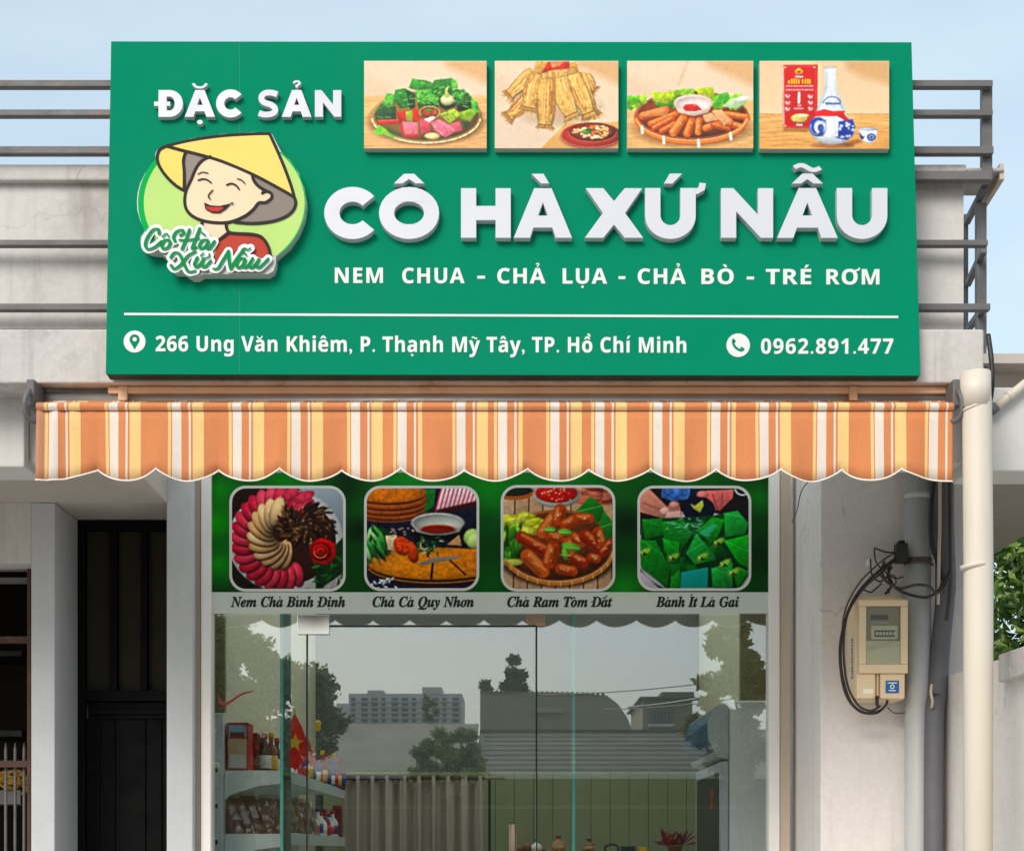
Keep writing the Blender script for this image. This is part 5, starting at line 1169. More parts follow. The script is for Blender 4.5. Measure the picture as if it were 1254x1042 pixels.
k = mb(); k.pbox(1087, 1098.5, 835.3, 836.5, DM-.0002, .0008); k.pbox(1088.5, 1097, 844.6, 845.8, DM-.0002, .0008); v2, t2 = tri([ring(1092.8, 840.4, 2.8, 2.8, 0, 360, 16)[:-1], ring(1092.8, 840.4, 1.7, 1.7, 0, 360, 16)[:-1]]); k.prism(t2, v2, lambda x, y, w: (wx(x, DM), wz(y, DM)), 7-DM-.0008, 7-DM+.0002); k.build('sticker_mark', M['mint_white'], st_)
mb().pbox(1057, 1069, 843, 849, DM+.0014, .002).build('paper_label', M['meter_pale'], MT)
k = mb(); xl = wx(1048, DM)-.0008
for i in range(13): zz = wz(779+i*3.9, DM); k.box(xl, xl+.002, DM-7+.05, DM-7+.085-(i % 3)*.006, zz-.008, zz)
k.build('side_lettering', M['sticker_blue'], MT)
k = mb(); k.tube([at(1074, 852, DM), at(1074, 862, DM), at(1075, 868, DM)], [.007, .006, .002], 8); k.build('seal_wire', M['cable_black'], MT, smooth=True)

# low boundary wall running towards the street
BWl = thing('boundary_wall', 'beige rendered boundary wall running towards the street at the right edge', 'wall', (1.57, -1.2, 0))
k = mb(); A0 = at(1150, 830, 6.39); A1 = at(1254, 797, 5.44); dv = (A1-A0); dv.z = 0; dvn = dv.normalized(); A2 = A1+dvn*.9; zt0, zt1 = A0.z, A1.z; zt2 = zt1+(zt1-zt0)/dv.length*.9
th = .13; nrm = Vector((-dvn.y, dvn.x, 0)); nrm = nrm if nrm.x > 0 else -nrm
ps = [A0, A2]
vs = []
for p, zt in ((A0, zt0), (A2, zt2)):
    for off_ in (0, th): q = p+nrm*off_; vs += [(q.x, q.y, 0), (q.x, q.y, zt)]
k.add(vs, [(0, 1, 5, 4), (2, 6, 7, 3), (1, 3, 7, 5), (0, 2, 3, 1), (4, 5, 7, 6), (0, 4, 6, 2)]); k.build('wall_body', M['wall_render'], BWl, bevel=.006)
k = mb(); cA = A0+dvn*((A1-A0).length-.16); vs = []
for p, zt in ((cA, wz(804, 5.55)), (A2, zt2)):
    for off_ in (-.03, th+.03): q = p+nrm*off_; vs += [(q.x, q.y, zt-.075), (q.x, q.y, zt+.012)]
k.add(vs, [(0, 1, 5, 4), (2, 6, 7, 3), (1, 3, 7, 5), (0, 2, 3, 1), (4, 5, 7, 6), (0, 4, 6, 2)]); k.build('coping', M['wall_dirty'], BWl, bevel=.005)

# ------------------------------------------------------------------ glass shopfront
W0 = thing('glass_shopfront', 'frameless glass shopfront with a single glass door below the food banner', 'shopfront', (0, 0, .15))
k = mb(); k.pbox(246, 258, 560, 1500, 6.95, .09); k.build('white_jamb', M['frame_white'], W0, bevel=.003)
k = mb(); k.pbox(236.8, 245.8, 560, 1500, 6.97, .07); k.build('tan_jamb', M['frame_tan'], W0, bevel=.003)
k = mb(); k.pbox(942, 955, 560, 1500, 6.95, .09); k.build('white_jamb', M['frame_white'], W0, bevel=.003)
k = mb(); k.pbox(955.3, 968, 560, 1500, 6.955, .085); k.build('tan_jamb', M['frame_tan'], W0, bevel=.003)
gz0 = .16
def pane(name, px0, px1, z0, z1, parent):
    return mb().box(wx(px0, 7), wx(px1, 7), -.005, .005, z0, z1).build(name, M['glass'], parent)
zt = wz(751, 7); zd = wz(766, 7)
pane('fixed_pane', 258.5, 375.3, gz0, CE-.01, W0); pane('fixed_pane', 657.8, 941.5, gz0, CE-.01, W0); pane('transom_pane', 375.8, 657.3, zd+.003, CE-.01, W0)
k = mb(); k.box(wx(375.3, 7)-.001, wx(377.0, 7), -.0035, .0035, gz0, zd-.0005); k.box(wx(656.2, 7), wx(657.8, 7)+.001, -.0035, .0035, gz0, zd-.0005); k.box(wx(377, 7), wx(656, 7), -.0036, .0036, zd-.004, zd+.001); k.build('gasket', M['steel_dark'], W0)
for px in (345.3, 702.3):
    f_ = mb().box(wx(px, 7.02)-.005, wx(px, 7.02)+.005, .013, .26, gz0, zt+.06).build('glass_fin', M['glass_clear'], W0)
    mb().box(wx(px, 7.02)-.006, wx(px, 7.02)+.006, .0075, .0125, gz0, zt+.06).build('polished_edge', M['glass_edge'], f_)
    mb().box(wx(px, 7.02)-.005, wx(px, 7.02)+.005, .2605, .2635, gz0, zt+.06).build('polished_edge', M['glass_edge'], f_)
DR = mb().box(wx(377.5, 7), wx(655.6, 7), -.005, .005, gz0, zd-.006).build('glass_door', M['glass'], W0)
LOCS[DR] = (Vector((0, 0, 0)), False)
k = mb(); hx = wx(628, 6.94); k.tube([(hx, -.062, wz(1009, 6.94)), (hx, -.062, wz(1170, 6.94))], .0145, 16); k.tube([(hx, -.062, wz(1030, 6.94)), (hx, .0, wz(1030, 6.94))], .008, 10); k.build('pull_handle', M['bronze'], DR, smooth=True)
k = mb(); k.pbox(364, 403.5, 752.5, 776.5, 6.984, .028); k.build('hinge_patch', M['chrome'], W0, bevel=.002)
k = mb(); k.pbox(645, 667.5, 752.5, 763, 6.984, .028); k.pbox(656, 668, 763, 766, 6.985, .026); k.build('lock_patch', M['bronze'], W0, bevel=.002)
# red swoosh decal on the pane
k = mb(); q = [p[:2] for p in spline([(268, 851, 0), (270, 859, 0), (276, 862, 0), (284, 858, 0), (296, 850, 0), (311, 846, 0)], 4)]
wds = [1, 2, 2.6, 3.2, 3.6, 4, 4, 4, 4, 3.8, 3.6, 3.4, 3.2, 3, 2.8, 2.6, 2.4, 2.2, 1.8, 1.4, .8]
v2, t2 = tri([ribbon2(q, wds[:len(q)])]); k.prism(t2, v2, lambda x, y, w: (wx(x, 7), wz(y, 7)), .0055, .0062)
tag(k.build('window_decal', M['red_dark']), 'dark red swoosh decal on the left fixed glass pane', 'decal')

# printed banner over the top of the glass
BN = thing('picture_banner', 'dark green printed banner across the shop glass with four captioned dish pictures', 'banner', (0, -.02, 2.4))
DBn = 6.98
BP = lambda x, y, w: (wx(x, DBn), wz(y, DBn)-2.4)
bc = Cv(258, 942, 574, 725, 300); bc.fill((8, 62, 14))
for x, y, r, cc in ((262, 640, 26, (16, 150, 24)), (266, 690, 22, (20, 140, 30)), (600, 598, 40, (20, 128, 30)), (500, 585, 50, (24, 130, 34)), (420, 590, 26, (4, 36, 8)), (440, 650, 14, (2, 30, 6)), (600, 640, 14, (6, 70, 16)), (690, 580, 60, (18, 120, 28)), (768, 640, 18, (2, 28, 6)), (764, 720, 24, (24, 130, 30)), (930, 610, 16, (16, 110, 26)), (930, 680, 22, (4, 40, 10)), (840, 585, 50, (10, 90, 20)), (350, 588, 40, (14, 120, 22)), (603, 715, 26, (8, 80, 16)), (270, 600, 20, (16, 130, 26))):
    bc.ell(x, y, r, r*.8, cc, soft=r*1.4, sh=0, rim=0, op=.9)
bc.sheet('green_background', BN, BP, .001, 'print_gloss', tone=1.0, gain=1.0)
k = mb(); k.prism([(0, 1, 2), (0, 2, 3)], [(258, 751), (942, 751), (942, 574), (258, 574)], BP, -.004, .0004); k.build('backing_film', M['mint_white'], BN, local=True)
k = mb(); k.prism([(0, 1, 2), (0, 2, 3)], [(258, 751), (942, 751), (942, 725.5), (258, 725.5)], BP, .0006, .0012); mat('strip_grey', (204, 208, 198), .4, .05); k.build('caption_strip', M['strip_grey'], BN, local=True)
mat('caption_black', (14, 14, 14), .5); mat('pic_border', (214, 212, 204), .45)
for (x0, sc, fn, bx, cap, ca, cb) in ((270, 6.512, pic_platter, (85, 985, 45, 860), 'Nem Chả Bình Định', 282.5, 423), (435, 6.512, pic_cakes, (85, 975, 45, 855), 'Chả Cá Quy Nhơn', 456, 580.5),
                                     (600, 6.512, pic_springrolls, (100, 985, 40, 860), 'Chả Ram Tôm Đất', 621, 750), (765, 6.511, pic_leafcakes, (115, 995, 45, 855), 'Bánh Ít Lá Gai', 803, 905)):
    f = lambda x, y, w, x0=x0, sc=sc: BP(x0+x/sc, 590+y/sc, w)
    cv = fn(); o = cv.sheet('dish_picture', BN, f, .0016, 'print_gloss', rr=118, tone=1.1, gain=1.12)
    a, b, t_, u_ = bx; cx, cy = (a+b)/2, (t_+u_)/2; hw, hh = (b-a)/2, (u_-t_)/2
    def rrect(hw, hh, r): return [(cx+sx*(hw-r)+r*math.cos(math.radians(q)), cy+sy*(hh-r)+r*math.sin(math.radians(q))) for sx, sy, q0 in ((1, 1, 0), (-1, 1, 90), (-1, -1, 180), (1, -1, 270)) for q in range(q0, q0+91, 10)]
    k = mb(); v2, t2 = tri([rrect(hw+14, hh+14, 130), rrect(hw-7, hh-7, 112)]); k.prism(t2, v2, f, .0012, .0021); k.build('picture_border', M['pic_border'], BN, local=True)
    k = mb(); fit_text(k, cap, ca, cb, 742.8, 12.4, BP, .0012, .0016, st=SERI, off=.026, wt=.9); k.build('caption', M['caption_black'], BN, local=True)

# ------------------------------------------------------------------ inside the shop
SH = thing('display_shelf', 'pale metal display shelf unit along the left wall inside the shop', 'shelf', (-1.1, .2, .15))
xa, xb = wx(275, 7.22), wx(345, 7.22); ya, yb_ = .22, 2.75
k = mb(); k.box(wx(258, 7.2), wx(273, 7.2), .2, .24, .15, wz(873, 7.2)); up = k.build('upright', M['mint_white'], SH, bevel=.003)
k = mb(); [k.box(wx(263.5, 7.2), wx(266.5, 7.2), .1975, .1995, wz(940+j*44, 7.2)-.018, wz(940+j*44, 7.2)) for j in range(3)]; k.build('slot', M['steel_dark'], up)
mb().box(xa-.03, xa, 2.7, 2.74, .15, wz(873, 7.2)).build('upright', M['mint_white'], SH)
mb().box(xa-.028, xa-.006, .26, 2.69, .3, wz(880, 7.2)).build('back_panel', M['mint_white'], SH)
SZ = [wz(943, 7.22), wz(1020.5, 7.22), wz(1098, 7.22)]
for z in SZ:
    s_ = mb().box(xa, xb, ya, yb_, z-.02, z).build('shelf_board', M['mint_white'], SH)
    k = mb(); k.box(xb+.0005, xb+.014, ya, yb_, z-.045, z+.006); k.build('price_rail', M['shelf_edge'], s_, bevel=.002)
    k = mb(); pr = [(xa, z-.02), (xb, z-.02), (xb, z-.052), (xb-.09, z-.062), (xa+.06, z-.085), (xa+.02, z-.10), (xa, z-.12)]; v2, t2 = tri([pr]); k.prism(t2, v2, lambda x, y, w: (x, y), -.232, -.222); k.build('bracket', M['mint_white'], s_)
# goods on the shelf
gb = thing('gift_box', 'tall red gift box with a printed front at the near end of the top shelf', 'box', (wx(290, 7.25), .27, SZ[0]))
z0 = SZ[0]+.001; D_ = 7.26
mb().box(wx(277.5, D_), wx(304, D_), .26, .40, z0, z0+.196).build('carton', M['red'], gb, bevel=.002)
mat('print_cream', (226, 190, 150), .5); mat('print_sky', (150, 190, 216), .5)
k = mb(); k.box(wx(279.5, D_), wx(302, D_), .2585, .2595, z0+.01, z0+.13); pl = k.build('front_panel', M['print_cream'], gb)
k = mb(); k.box(wx(280, D_), wx(301.5, D_), .2582, .2592, z0+.135, z0+.185); k.build('picture', M['print_sky'], gb)
k = mb(); k.box(wx(282, D_), wx(299.5, D_), .2572, .258, z0+.135, z0+.155); [k.box(wx(283+i*3.3, D_), wx(284.4+i*3.3, D_), .257, .2578, z0+.13, z0+.158) for i in range(5)]; k.build('picture_detail', M['red_dark'], gb)
k = mb(); k.box(wx(281, D_), wx(300.5, D_), .2574, .258, z0+.012, z0+.066); k.build('white_text_panel', M['plastic_white'], gb)
for i in range(3):
    y = .43+i*.12
    o_ = mb().box(wx(277.5, D_)+.005, wx(277.5, D_)+.10, y, y+.09, z0, z0+.165-.01*i).build('carton_box', M['red_dark'], bevel=.002)
    tag(o_, 'dark red carton in the row right behind the red gift box', 'box', 'dark red cartons on the top shelf')
def bottle(name, x, y, z, h, r, mbody, mcap, mlab, label, cat='bottle', group=None):
    t = thing(name, label, cat, (x, y, z), group)
    k = mb(); k.lathe([(r*.9, 0), (r, .01), (r, h*.52), (r*.85, h*.62), (r*.36, h*.74), (r*.33, h*.9)], (x, y, z), 14); k.build('body', M[mbody], t, smooth=True)
    k = mb(); k.lathe([(r*.42, h*.88), (r*.42, h), (r*.3, h*1.01)], (x, y, z), 10); k.build('cap', M[mcap], t, smooth=True)
    k = mb(); k.lathe([(r*1.02, h*.12), (r*1.02, h*.45)], (x, y, z), 14); k.build('paper_label', M[mlab], t, smooth=True)
    return t
for i, (px, D) in enumerate(((324, 7.5), (332, 7.62), (339, 7.8), (347, 8.05))):
    bottle('bottle', wx(px, D), D-7, z0, .165+.012*(i % 2), .028, 'wood_dark' if i % 2 == 0 else 'red_dark', 'gold' if i % 2 else 'red', 'plastic_white' if i % 2 == 0 else 'gold', 'small dark bottle between the red gift box and the flag on the top shelf', group='bottles beside the gift box')
for i in range(11):
    D = 8.35+i*.125; px = 372+i*4.4+R.uniform(-1.5, 1.5)
    bottle('bottle', wx(px, D), D-7, z0, R.uniform(.13, .19), .026, ['blue', 'red_dark', 'wood_dark', 'blue'][i % 4], ['red', 'cooler_dark', 'gold'][i % 3], ['red', 'plastic_white', 'blue', 'gold'][(i*7) % 4], 'small blue or red bottle in the row behind the flag on the top shelf', group='bottles behind the flag')
FL = thing('flag', 'red flag with a yellow star hanging by one corner above the top shelf', 'flag', at(361, 942, 7.55))
FPt = lambda x, y, w: (wx(x, 7.55), wz(y, 7.55))
k = mb(); poly = [(361, 873), (370, 890), (379, 917), (372, 934), (362, 942.5), (354, 938), (349, 925), (344.5, 918), (350, 897)]
v2, t2 = tri([poly]); k.prism(t2, v2, FPt, -.552, -.547); cl_ = k.build('cloth', M['flag_red'], FL)
k = mb(); st = [(361+s_*math.sin(q*math.pi/5+.1), 909-s_*1.05*math.cos(q*math.pi/5+.1)) for q in range(10) for s_ in ((11.5,) if q % 2 == 0 else (4.6,))]
v2, t2 = tri([st]); k.prism(t2, v2, FPt, -.5465, -.5455); k.build('star', M['yellow'], FL)
k = mb(); k.bar(at(374, 902, 7.565), at(383, 938, 7.6), .03, .003); k.build('fold', M['flag_red'], FL)
k = mb(); k.tube([at(361, 944, 7.56), at(361, 869, 7.56)], .003, 8); k.build('stick', M['wood_mid'], FL)
hz_ = thing('hanging_charm', 'small yellow charm hanging behind the flag', 'charm', at(388, 890, 8.2))
k = mb(); k.lathe([(.004, -.02), (.016, -.008), (.012, .006), (.018, .02), (.004, .032)], at(389, 890, 8.2), 10); k.build('figure', M['gold'], hz_, smooth=True)
k = mb(); k.tube([at(389, 883, 8.2), at(387, 868, 8.2), at(388, 845, 8.2), at(388, 700, 8.2)], .0012, 6); k.build('string', M['cable_black'], hz_)
z1_ = SZ[1]+.001
def bag(x, y, z, w_, h, d, lean, m_, label, group, parent_name='snack_bag'):
    t = thing(parent_name, label, 'bag', (x, y, z), group)
    for nm, sc, mm in (('contents', .9, m_), ('wrapper', 1.0, 'plastic_wrap')):
        k = mb(); n, rws = 12, 9; rg = random.Random(int(x*1000)+int(y*77))
        for j in range(rws):
            tt = j/(rws-1); ww = w_*(.98-.25*tt**3)*sc; dd = d*(1-.85*tt**4)*sc
            for i in range(n):
                q = 2*math.pi*i/n; jx = rg.uniform(.88, 1.08)
                k.v.append((x+ww/2*math.copysign(abs(math.cos(q))**.6, math.cos(q))*jx-lean*tt*h, y+dd/2*math.copysign(abs(math.sin(q))**.8, math.sin(q))*jx, z+h*tt*(sc+.0)))
        for j in range(rws-1):
            for i in range(n): a = j*n+i; b = j*n+(i+1) % n; k.face((a, b, b+n, a+n))
        k.face(list(range(n))[::-1]); k.face([(rws-1)*n+i for i in range(n)])
        k.build(nm, M[mm], t, smooth=(nm == 'contents'))
for i, px in enumerate((291, 302, 314, 325, 335)): bag(wx(px, 7.32), .30+i*.03, z1_, .085, .155+.01*(i % 3), .06, .28, 'brown_dry', 'clear plastic bag of brown dried snacks leaning on the middle shelf before the glass fin', 'brown snack bags on the middle shelf')
for i in range(4): bag(wx(355+i*8, 7.8+.2*i), .75+i*.22, z1_, .09, .17, .06, .15, 'pale_dry', 'clear bag of pale dried goods on the middle shelf behind the glass fin', 'pale snack bags on the middle shelf')
for i in range(6):
    D = 8.7+i*.14; bottle('jar', wx(384+i*4.6, D), D-7, z1_, .12+.02*(i % 2), .03, ['plastic_white', 'plastic_white', 'mint_white', 'red_dark'][i % 4], ['red', 'blue', 'red'][i % 3], ['red', 'blue', 'plastic_white', 'red'][i % 4], 'small white and red jar at the far end of the middle shelf', 'jar', 'jars on the middle shelf')
o_ = mb(); o_.box(wx(407, 9.5), wx(418, 9.5), 2.5, 2.6, z1_, z1_+.17); tag(o_.build('snack_tin', M['red_dark'], bevel=.004), 'dark red tin standing at the far end of the middle shelf', 'tin')
for i, px in enumerate((300, 322, 345)): bag(wx(px, 7.4), .38+.2*i, SZ[2]+.001, .1, .13, .08, .1, 'brown_dry', 'dark bag of snacks on the lower shelf', 'bags on the lower shelf')
# drinks cooler on the right
CL = thing('drinks_cooler', 'white upright drinks cooler with a curved blue header, standing side on at the right', 'cooler', (1.0, .9, .15))
cx0, cy0, cy1, cz1 = wx(893, 7.3), .3, 1.3, wz(858, 7.3)
mb().box(cx0, 1.15, cy0, cy1, .25, cz1).build('cabinet', M['cooler_white'], CL, bevel=.008)
k = mb(); k.box(cx0-.035, cx0-.003, cy0, cy1, .3, wz(932, 7.3)); dfr = k.build('door', M['cooler_grey'], CL, bevel=.004)
mb().box(cx0-.038, cx0-.0355, cy0+.06, cy1-.06, .45, wz(945, 7.3)).build('door_glass', M['cooler_dark'], dfr)
k = mb(); [k.box(cx0-.0395, cx0-.0385, cy0+.2+.02*j, cy0+.34, wz(965+j*14, 7.3)-.03, wz(965+j*14, 7.3)) for j in range(2)]; k.build('door_sticker', M['red'], dfr)
k = mb(); prof = [(cx0-.003, wz(929, 7.3)), (cx0-.05, wz(926, 7.3)), (cx0-.085, wz(905, 7.3)), (cx0-.088, wz(885, 7.3)), (cx0-.062, wz(866, 7.3)), (cx0-.02, wz(859, 7.3)), (cx0-.003, wz(858.5, 7.3))]
v2, t2 = tri([prof]); k.prism(t2, v2, lambda x, y, w: (x, y), -cy1, -cy0); hd = k.build('header', M['cooler_grey'], CL)
mat('header_blue', (26, 92, 132), .35)
k = mb(); pf = [(cx0-.052, wz(924.5, 7.3)), (cx0-.0865, wz(905, 7.3)), (cx0-.0895, wz(885, 7.3)), (cx0-.064, wz(867, 7.3))]
for (a, b) in zip(pf[:-1], pf[1:]): k.add([(a[0], cy0+.012, a[1]), (a[0], cy1-.012, a[1]), (b[0], cy1-.012, b[1]), (b[0], cy0+.012, b[1])], [(3, 2, 1, 0)])
k.build('lit_panel', M['header_blue'], hd)
mat('blind_olive', (150, 142, 106), .8, .06, 5, stretch=(6, 1, .6))
tag(mb().box(wx(906, 7.15), wx(945, 7.15), .13, .17, wz(857, 7.15), CE-.012).build('blind', M['blind_olive']), 'olive blind hanging inside the glass above the drinks cooler', 'blind')
tag(mb().box(wx(254, 7.12), wx(276, 7.12), .10, .14, wz(872, 7.12), CE-.012).build('blind', M['blind_olive']), 'narrow olive blind hanging inside the glass above the shelf upright', 'blind')
# curtain and counter at the back
CU = thing('curtain', 'grey brown eyelet curtain hanging across the back left of the shop', 'curtain', (-.7, 3.3, 1.9))
k = mb(); yc = 3.35; zc = wz(952, yc+7); n = 180
xs_ = [wx(424, yc+7)+(wx(592, yc+7)-wx(424, yc+7))*i/n for i in range(n+1)]
for i, x in enumerate(xs_):
    y = yc+.035*math.sin(i/n*2*math.pi*9)+.012*math.sin(i*.7); k.v += [(x, y, .2), (x, y, 1.2), (x, y, zc+.01)]
for i in range(n):
    for j in range(2): a = i*3+j; k.face((a, a+3, a+4, a+1))
c_ = k.build('curtain_cloth', M['curtain'], CU, smooth=True); md = c_.modifiers.new('thick', 'SOLIDIFY'); md.thickness = .004
k = mb(); k.tube([(wx(420, yc+7), yc, zc), (wx(618, yc+7), yc, zc)], .010, 10); k.build('rod', M['bronze'], CU, smooth=True)
for i in range(9):
    xx = wx(424, yc+7)+(wx(592, yc+7)-wx(424, yc+7))*(i+.5)/9; k = mb(); k.tube([(xx-.05, yc-.012, zc), (xx+.05, yc-.012, zc)], .014, 8); k.build('eyelet', M['wood_dark'], CU, smooth=True)
mb().box(wx(598, 10.6), wx(601, 10.6), 3.58, 3.6, .15, wz(948, 10.6)).build('x', M['steel_dark']); o_ = bpy.data.objects['x']; o_.name = 'wall_trim'; tag(o_, 'thin dark vertical trim on the back wall beside the curtain', 'trim')
CT = thing('counter', 'dark wooden counter at the back of the shop below the green panelling', 'counter', (.3, 3, .15))
zt_ = wz(1042.5, 9.6); mb().box(wx(560, 9.6), wx(880, 9.6), 2.6, 3.1, .15, zt_-.03).build('cabinet', M['wood_dark'], CT, bevel=.004)
mb().box(wx(556, 9.6), wx(884, 9.6), 2.56, 3.14, zt_-.0295, zt_).build('top', M['wood_mid'], CT, bevel=.004)
bottle('jar', wx(657, 9.6), 2.65, zt_, .062, .028, 'mint_white', 'blue', 'plastic_white', 'pale jar with a blue lid on the back counter', 'jar')
bottle('canister', wx(684, 9.6), 2.66, zt_, .085, .036, 'brown_dry', 'red_dark', 'pale_dry', 'tall tan canister with a red lid beside the glass fin on the back counter', 'canister')
bottle('jar', wx(722, 9.6), 2.68, zt_, .07, .032, 'wood_mid', 'wood_dark', 'pale_dry', 'brown jar in the middle of the back counter', 'jar')
for i, (px, hh) in enumerate(((646, .05), (636, .03), (664, .02))): o_ = mb(); o_.lathe([(.02, 0), (.026, hh*.5), (.02, hh)], (wx(px, 9.5), 2.72, zt_), 12); tag(o_.build('bowl', M['wood_mid'], smooth=True), ['brown cup left of the blue lidded jar', 'lowest small bowl at the left end of the back counter', 'tiny dish just behind the blue lidded jar'][i], 'bowl')
o_ = mb(); o_.tube(spline([(wx(742, 9.6), 2.64, zt_), (wx(742, 9.6), 2.64, zt_+.028), (wx(750, 9.6), 2.64, zt_+.04), (wx(757, 9.6), 2.64, zt_+.028), (wx(757, 9.6), 2.64, zt_)], 4), .006, 8); tag(o_.build('basket_handle', M['cooler_dark'], smooth=True), 'dark arched basket handle on the back counter', 'handle')
for px, w_, h_, mm, lb in ((770, 18, .03, 'cooler_dark', 'low black box near the potted red plant'), (788, 9, .026, 'gold', 'small yellow packet near the potted red plant')):
    o_ = mb(); o_.box(wx(px-w_/2, 9.6), wx(px+w_/2, 9.6), 2.62, 2.72, zt_+.0005, zt_+h_); tag(o_.build('packet', M[mm], bevel=.003), lb, 'packet')
PL = thing('potted_plant', 'potted plant with broad dark red leaves on the back counter next to the cooler', 'plant', (wx(832, 9.5), 2.75, zt_))
pc = Vector((wx(832, 9.5), 2.75, zt_)); k = mb(); k.lathe([(.03, 0), (.045, .03), (.048, .035)], pc, 14); k.build('pot', M['wood_mid'], PL, smooth=True)
k = mb()
for i in range(34):
    q = R.uniform(0, 6.28); el = R.uniform(.1, 1.2); L = R.uniform(.07, .13); d = Vector((math.cos(q)*math.cos(el), math.sin(q)*math.cos(el), math.sin(el))); sdv = d.cross(Vector((0, 0, 1))).normalized()*L*.17
    b_ = pc+Vector((R.uniform(-.05, .05), R.uniform(-.03, .03), .03)); k.cur = lin(R.choice([(150, 40, 44), (110, 26, 34), (170, 66, 50), (84, 24, 30)]))
    mid = b_+d*L*.55+Vector((0, 0, .012)); k.add([b_, mid+sdv, b_+d*L, mid-sdv], [(0, 1, 2), (0, 2, 3)])
k.build('leaves', M['leaf'], PL)

# ------------------------------------------------------------------ trees
def crown(name, parent, clumps, n, size, pal, seed, elong=2.0):
    rg = np.random.default_rng(seed); k = MB(); V = []; Fc = []; Cc = []
    tot = sum(r**2 for *_, r in clumps)
    for (cx, cy, cz, r) in clumps:
        m_ = int(n*r*r/tot)
        d = rg.normal(size=(m_, 3)); d /= np.linalg.norm(d, axis=1)[:, None]; rad = r*(rg.random(m_)**.38)*(1+.18*rg.normal(size=m_))
        P = d*rad[:, None]*np.array([1, 1, .8])+np.array([cx, cy, cz])
        shade = rg.integers(0, len(pal), size=m_); tone = rg.uniform(.8, 1.2)
        for i in range(m_):
            a = rg.normal(size=3); a[2] -= .35; a /= np.linalg.norm(a); b = np.cross(a, rg.normal(size=3)); b /= np.linalg.norm(b)+1e-9
            L = size*rg.uniform(.7, 1.3); wv = b*L/elong*.5; p = P[i]; dn = np.cross(a, b)*L*.12
            base = len(V); V += [tuple(p), tuple(p+a*L*.5+wv-dn), tuple(p+a*L), tuple(p+a*L*.5-wv-dn)]
            Fc.append((base, base+1, base+2)); Fc.append((base, base+2, base+3)); c = lin(pal[shade[i]]); c = (c[0]*tone, c[1]*tone, c[2]*tone, 1); Cc += [c, c]
    k.v, k.f, k.c = V, Fc, Cc
    return k.build(name, M['leaf'], parent)
def limb(m_, a, b, r0, r1, rg):
    a, b = Vector(a), Vector(b); pts = [a+(b-a)*t+Vector((rg.uniform(-1, 1), rg.uniform(-1, 1), 0))*(b-a).length*.05*(t*(1-t)*4) for t in (0, .25, .5, .75, 1)]
    m_.tube(pts, [r0+(r1-r0)*t for t in (0, .25, .5, .75, 1)], 8)
GREEN = [(62, 96, 34), (78, 116, 40), (44, 76, 26), (100, 140, 56), (54, 84, 30), (120, 150, 70)]
def tree(label, base, top_z, clumps, n, size, pal, seed, group=None, name='tree', r0=.16):
    t = thing(name, label, 'tree', base, group); rg = random.Random(seed); k = mb()
    c0 = sum((Vector(c[:3]) for c in clumps), Vector())/len(clumps); fork = Vector((base[0]+(c0.x-base[0])*.4, base[1]+(c0.y-base[1])*.4, base[2]+(min(c[2] for c in clumps)-base[2])*.75))
    limb(k, base, fork, r0, r0*.7, rg)
    for c in clumps[::3]: limb(k, fork, Vector(c[:3])+Vector((0, 0, c[3]*.3)), r0*.3, r0*.06, rg)
    k.build('trunk', M['bark'], t, smooth=True); crown('crown', t, clumps, n, size, pal, seed); return t
# real tree beyond the wall on the right
Dt = 10.4
cl_ = []
rg = random.Random(3)
for i in range(24):
    p = at(rg.uniform(1200, 1420), rg.uniform(650, 850), Dt+rg.uniform(-.7, 1.2)); cl_.append((p.x, p.y, p.z, rg.uniform(.2, .36)))
tree('green leafy tree behind the boundary wall at the right edge, under the white beam', (3.6, 3.8, 0), 4, cl_, 6800, .09, [(80, 110, 34), (58, 90, 26), (36, 64, 20), (104, 134, 48), (46, 78, 24), (132, 156, 76)], 11, r0=.08)

# ------------------------------------------------------------------ across the street (seen mirrored in the glass)
def rp(px, py, D): return Vector(((px-VX)/F*D, -(D-7), EYE+(VY-py)/F*D))
def rbox(m_, px0, px1, py0, py1, D, dep):
    a, b = rp(px0, py1, D), rp(px1, py0, D); return m_.box(a.x, b.x, a.y-dep, a.y, a.z, b.z)
LS = thing('roadside_shed', 'long low grey shed with a corrugated roof across the street, mirrored in the glass', 'shed', (0, -22, 0))
Dl = 30
k = mb(); a = rp(150, 950, Dl); b = rp(1080, 950, Dl); k.box(a.x, b.x, a.y-6, a.y, 0, a.z-.02); k.build('wall', M['shed_shade'], LS)
k = mb(); r0_ = rp(590, 897, Dl+3); ea = rp(150, 949, Dl-.4)
zr_, ze_ = rp(600, 896, 33).z, rp(600, 948, 29.6).z
x0_, x1_ = rp(585, 900, 31).x, b.x
for i in range(9):
    t0, t1 = i/9, (i+1)/9; y0_, y1_ = -22.6-3.4*t0, -22.6-3.4*t1; za, zb = ze_+(zr_-ze_)*t0, ze_+(zr_-ze_)*t1
    k.add([(x0_, y0_+.02, za), (x1_, y0_+.02, za), (x1_, y1_, zb), (x0_, y1_, zb), (x0_, y0_+.06, za-.006), (x1_, y0_+.06, za-.006), (x1_, y1_, zb-.02), (x0_, y1_, zb-.02)], [(0, 1, 2, 3), (4, 7, 6, 5), (0, 4, 5, 1), (1, 5, 6, 2), (2, 6, 7, 3), (3, 7, 4, 0)])
for i in range(150): xx = x0_+(x1_-x0_)*(i+.5)/150; k.box(xx-.02, xx+.02, -26.1, -25.95, zr_-.02, zr_+.045)
k.build('roof', M['shed_roof'], LS)
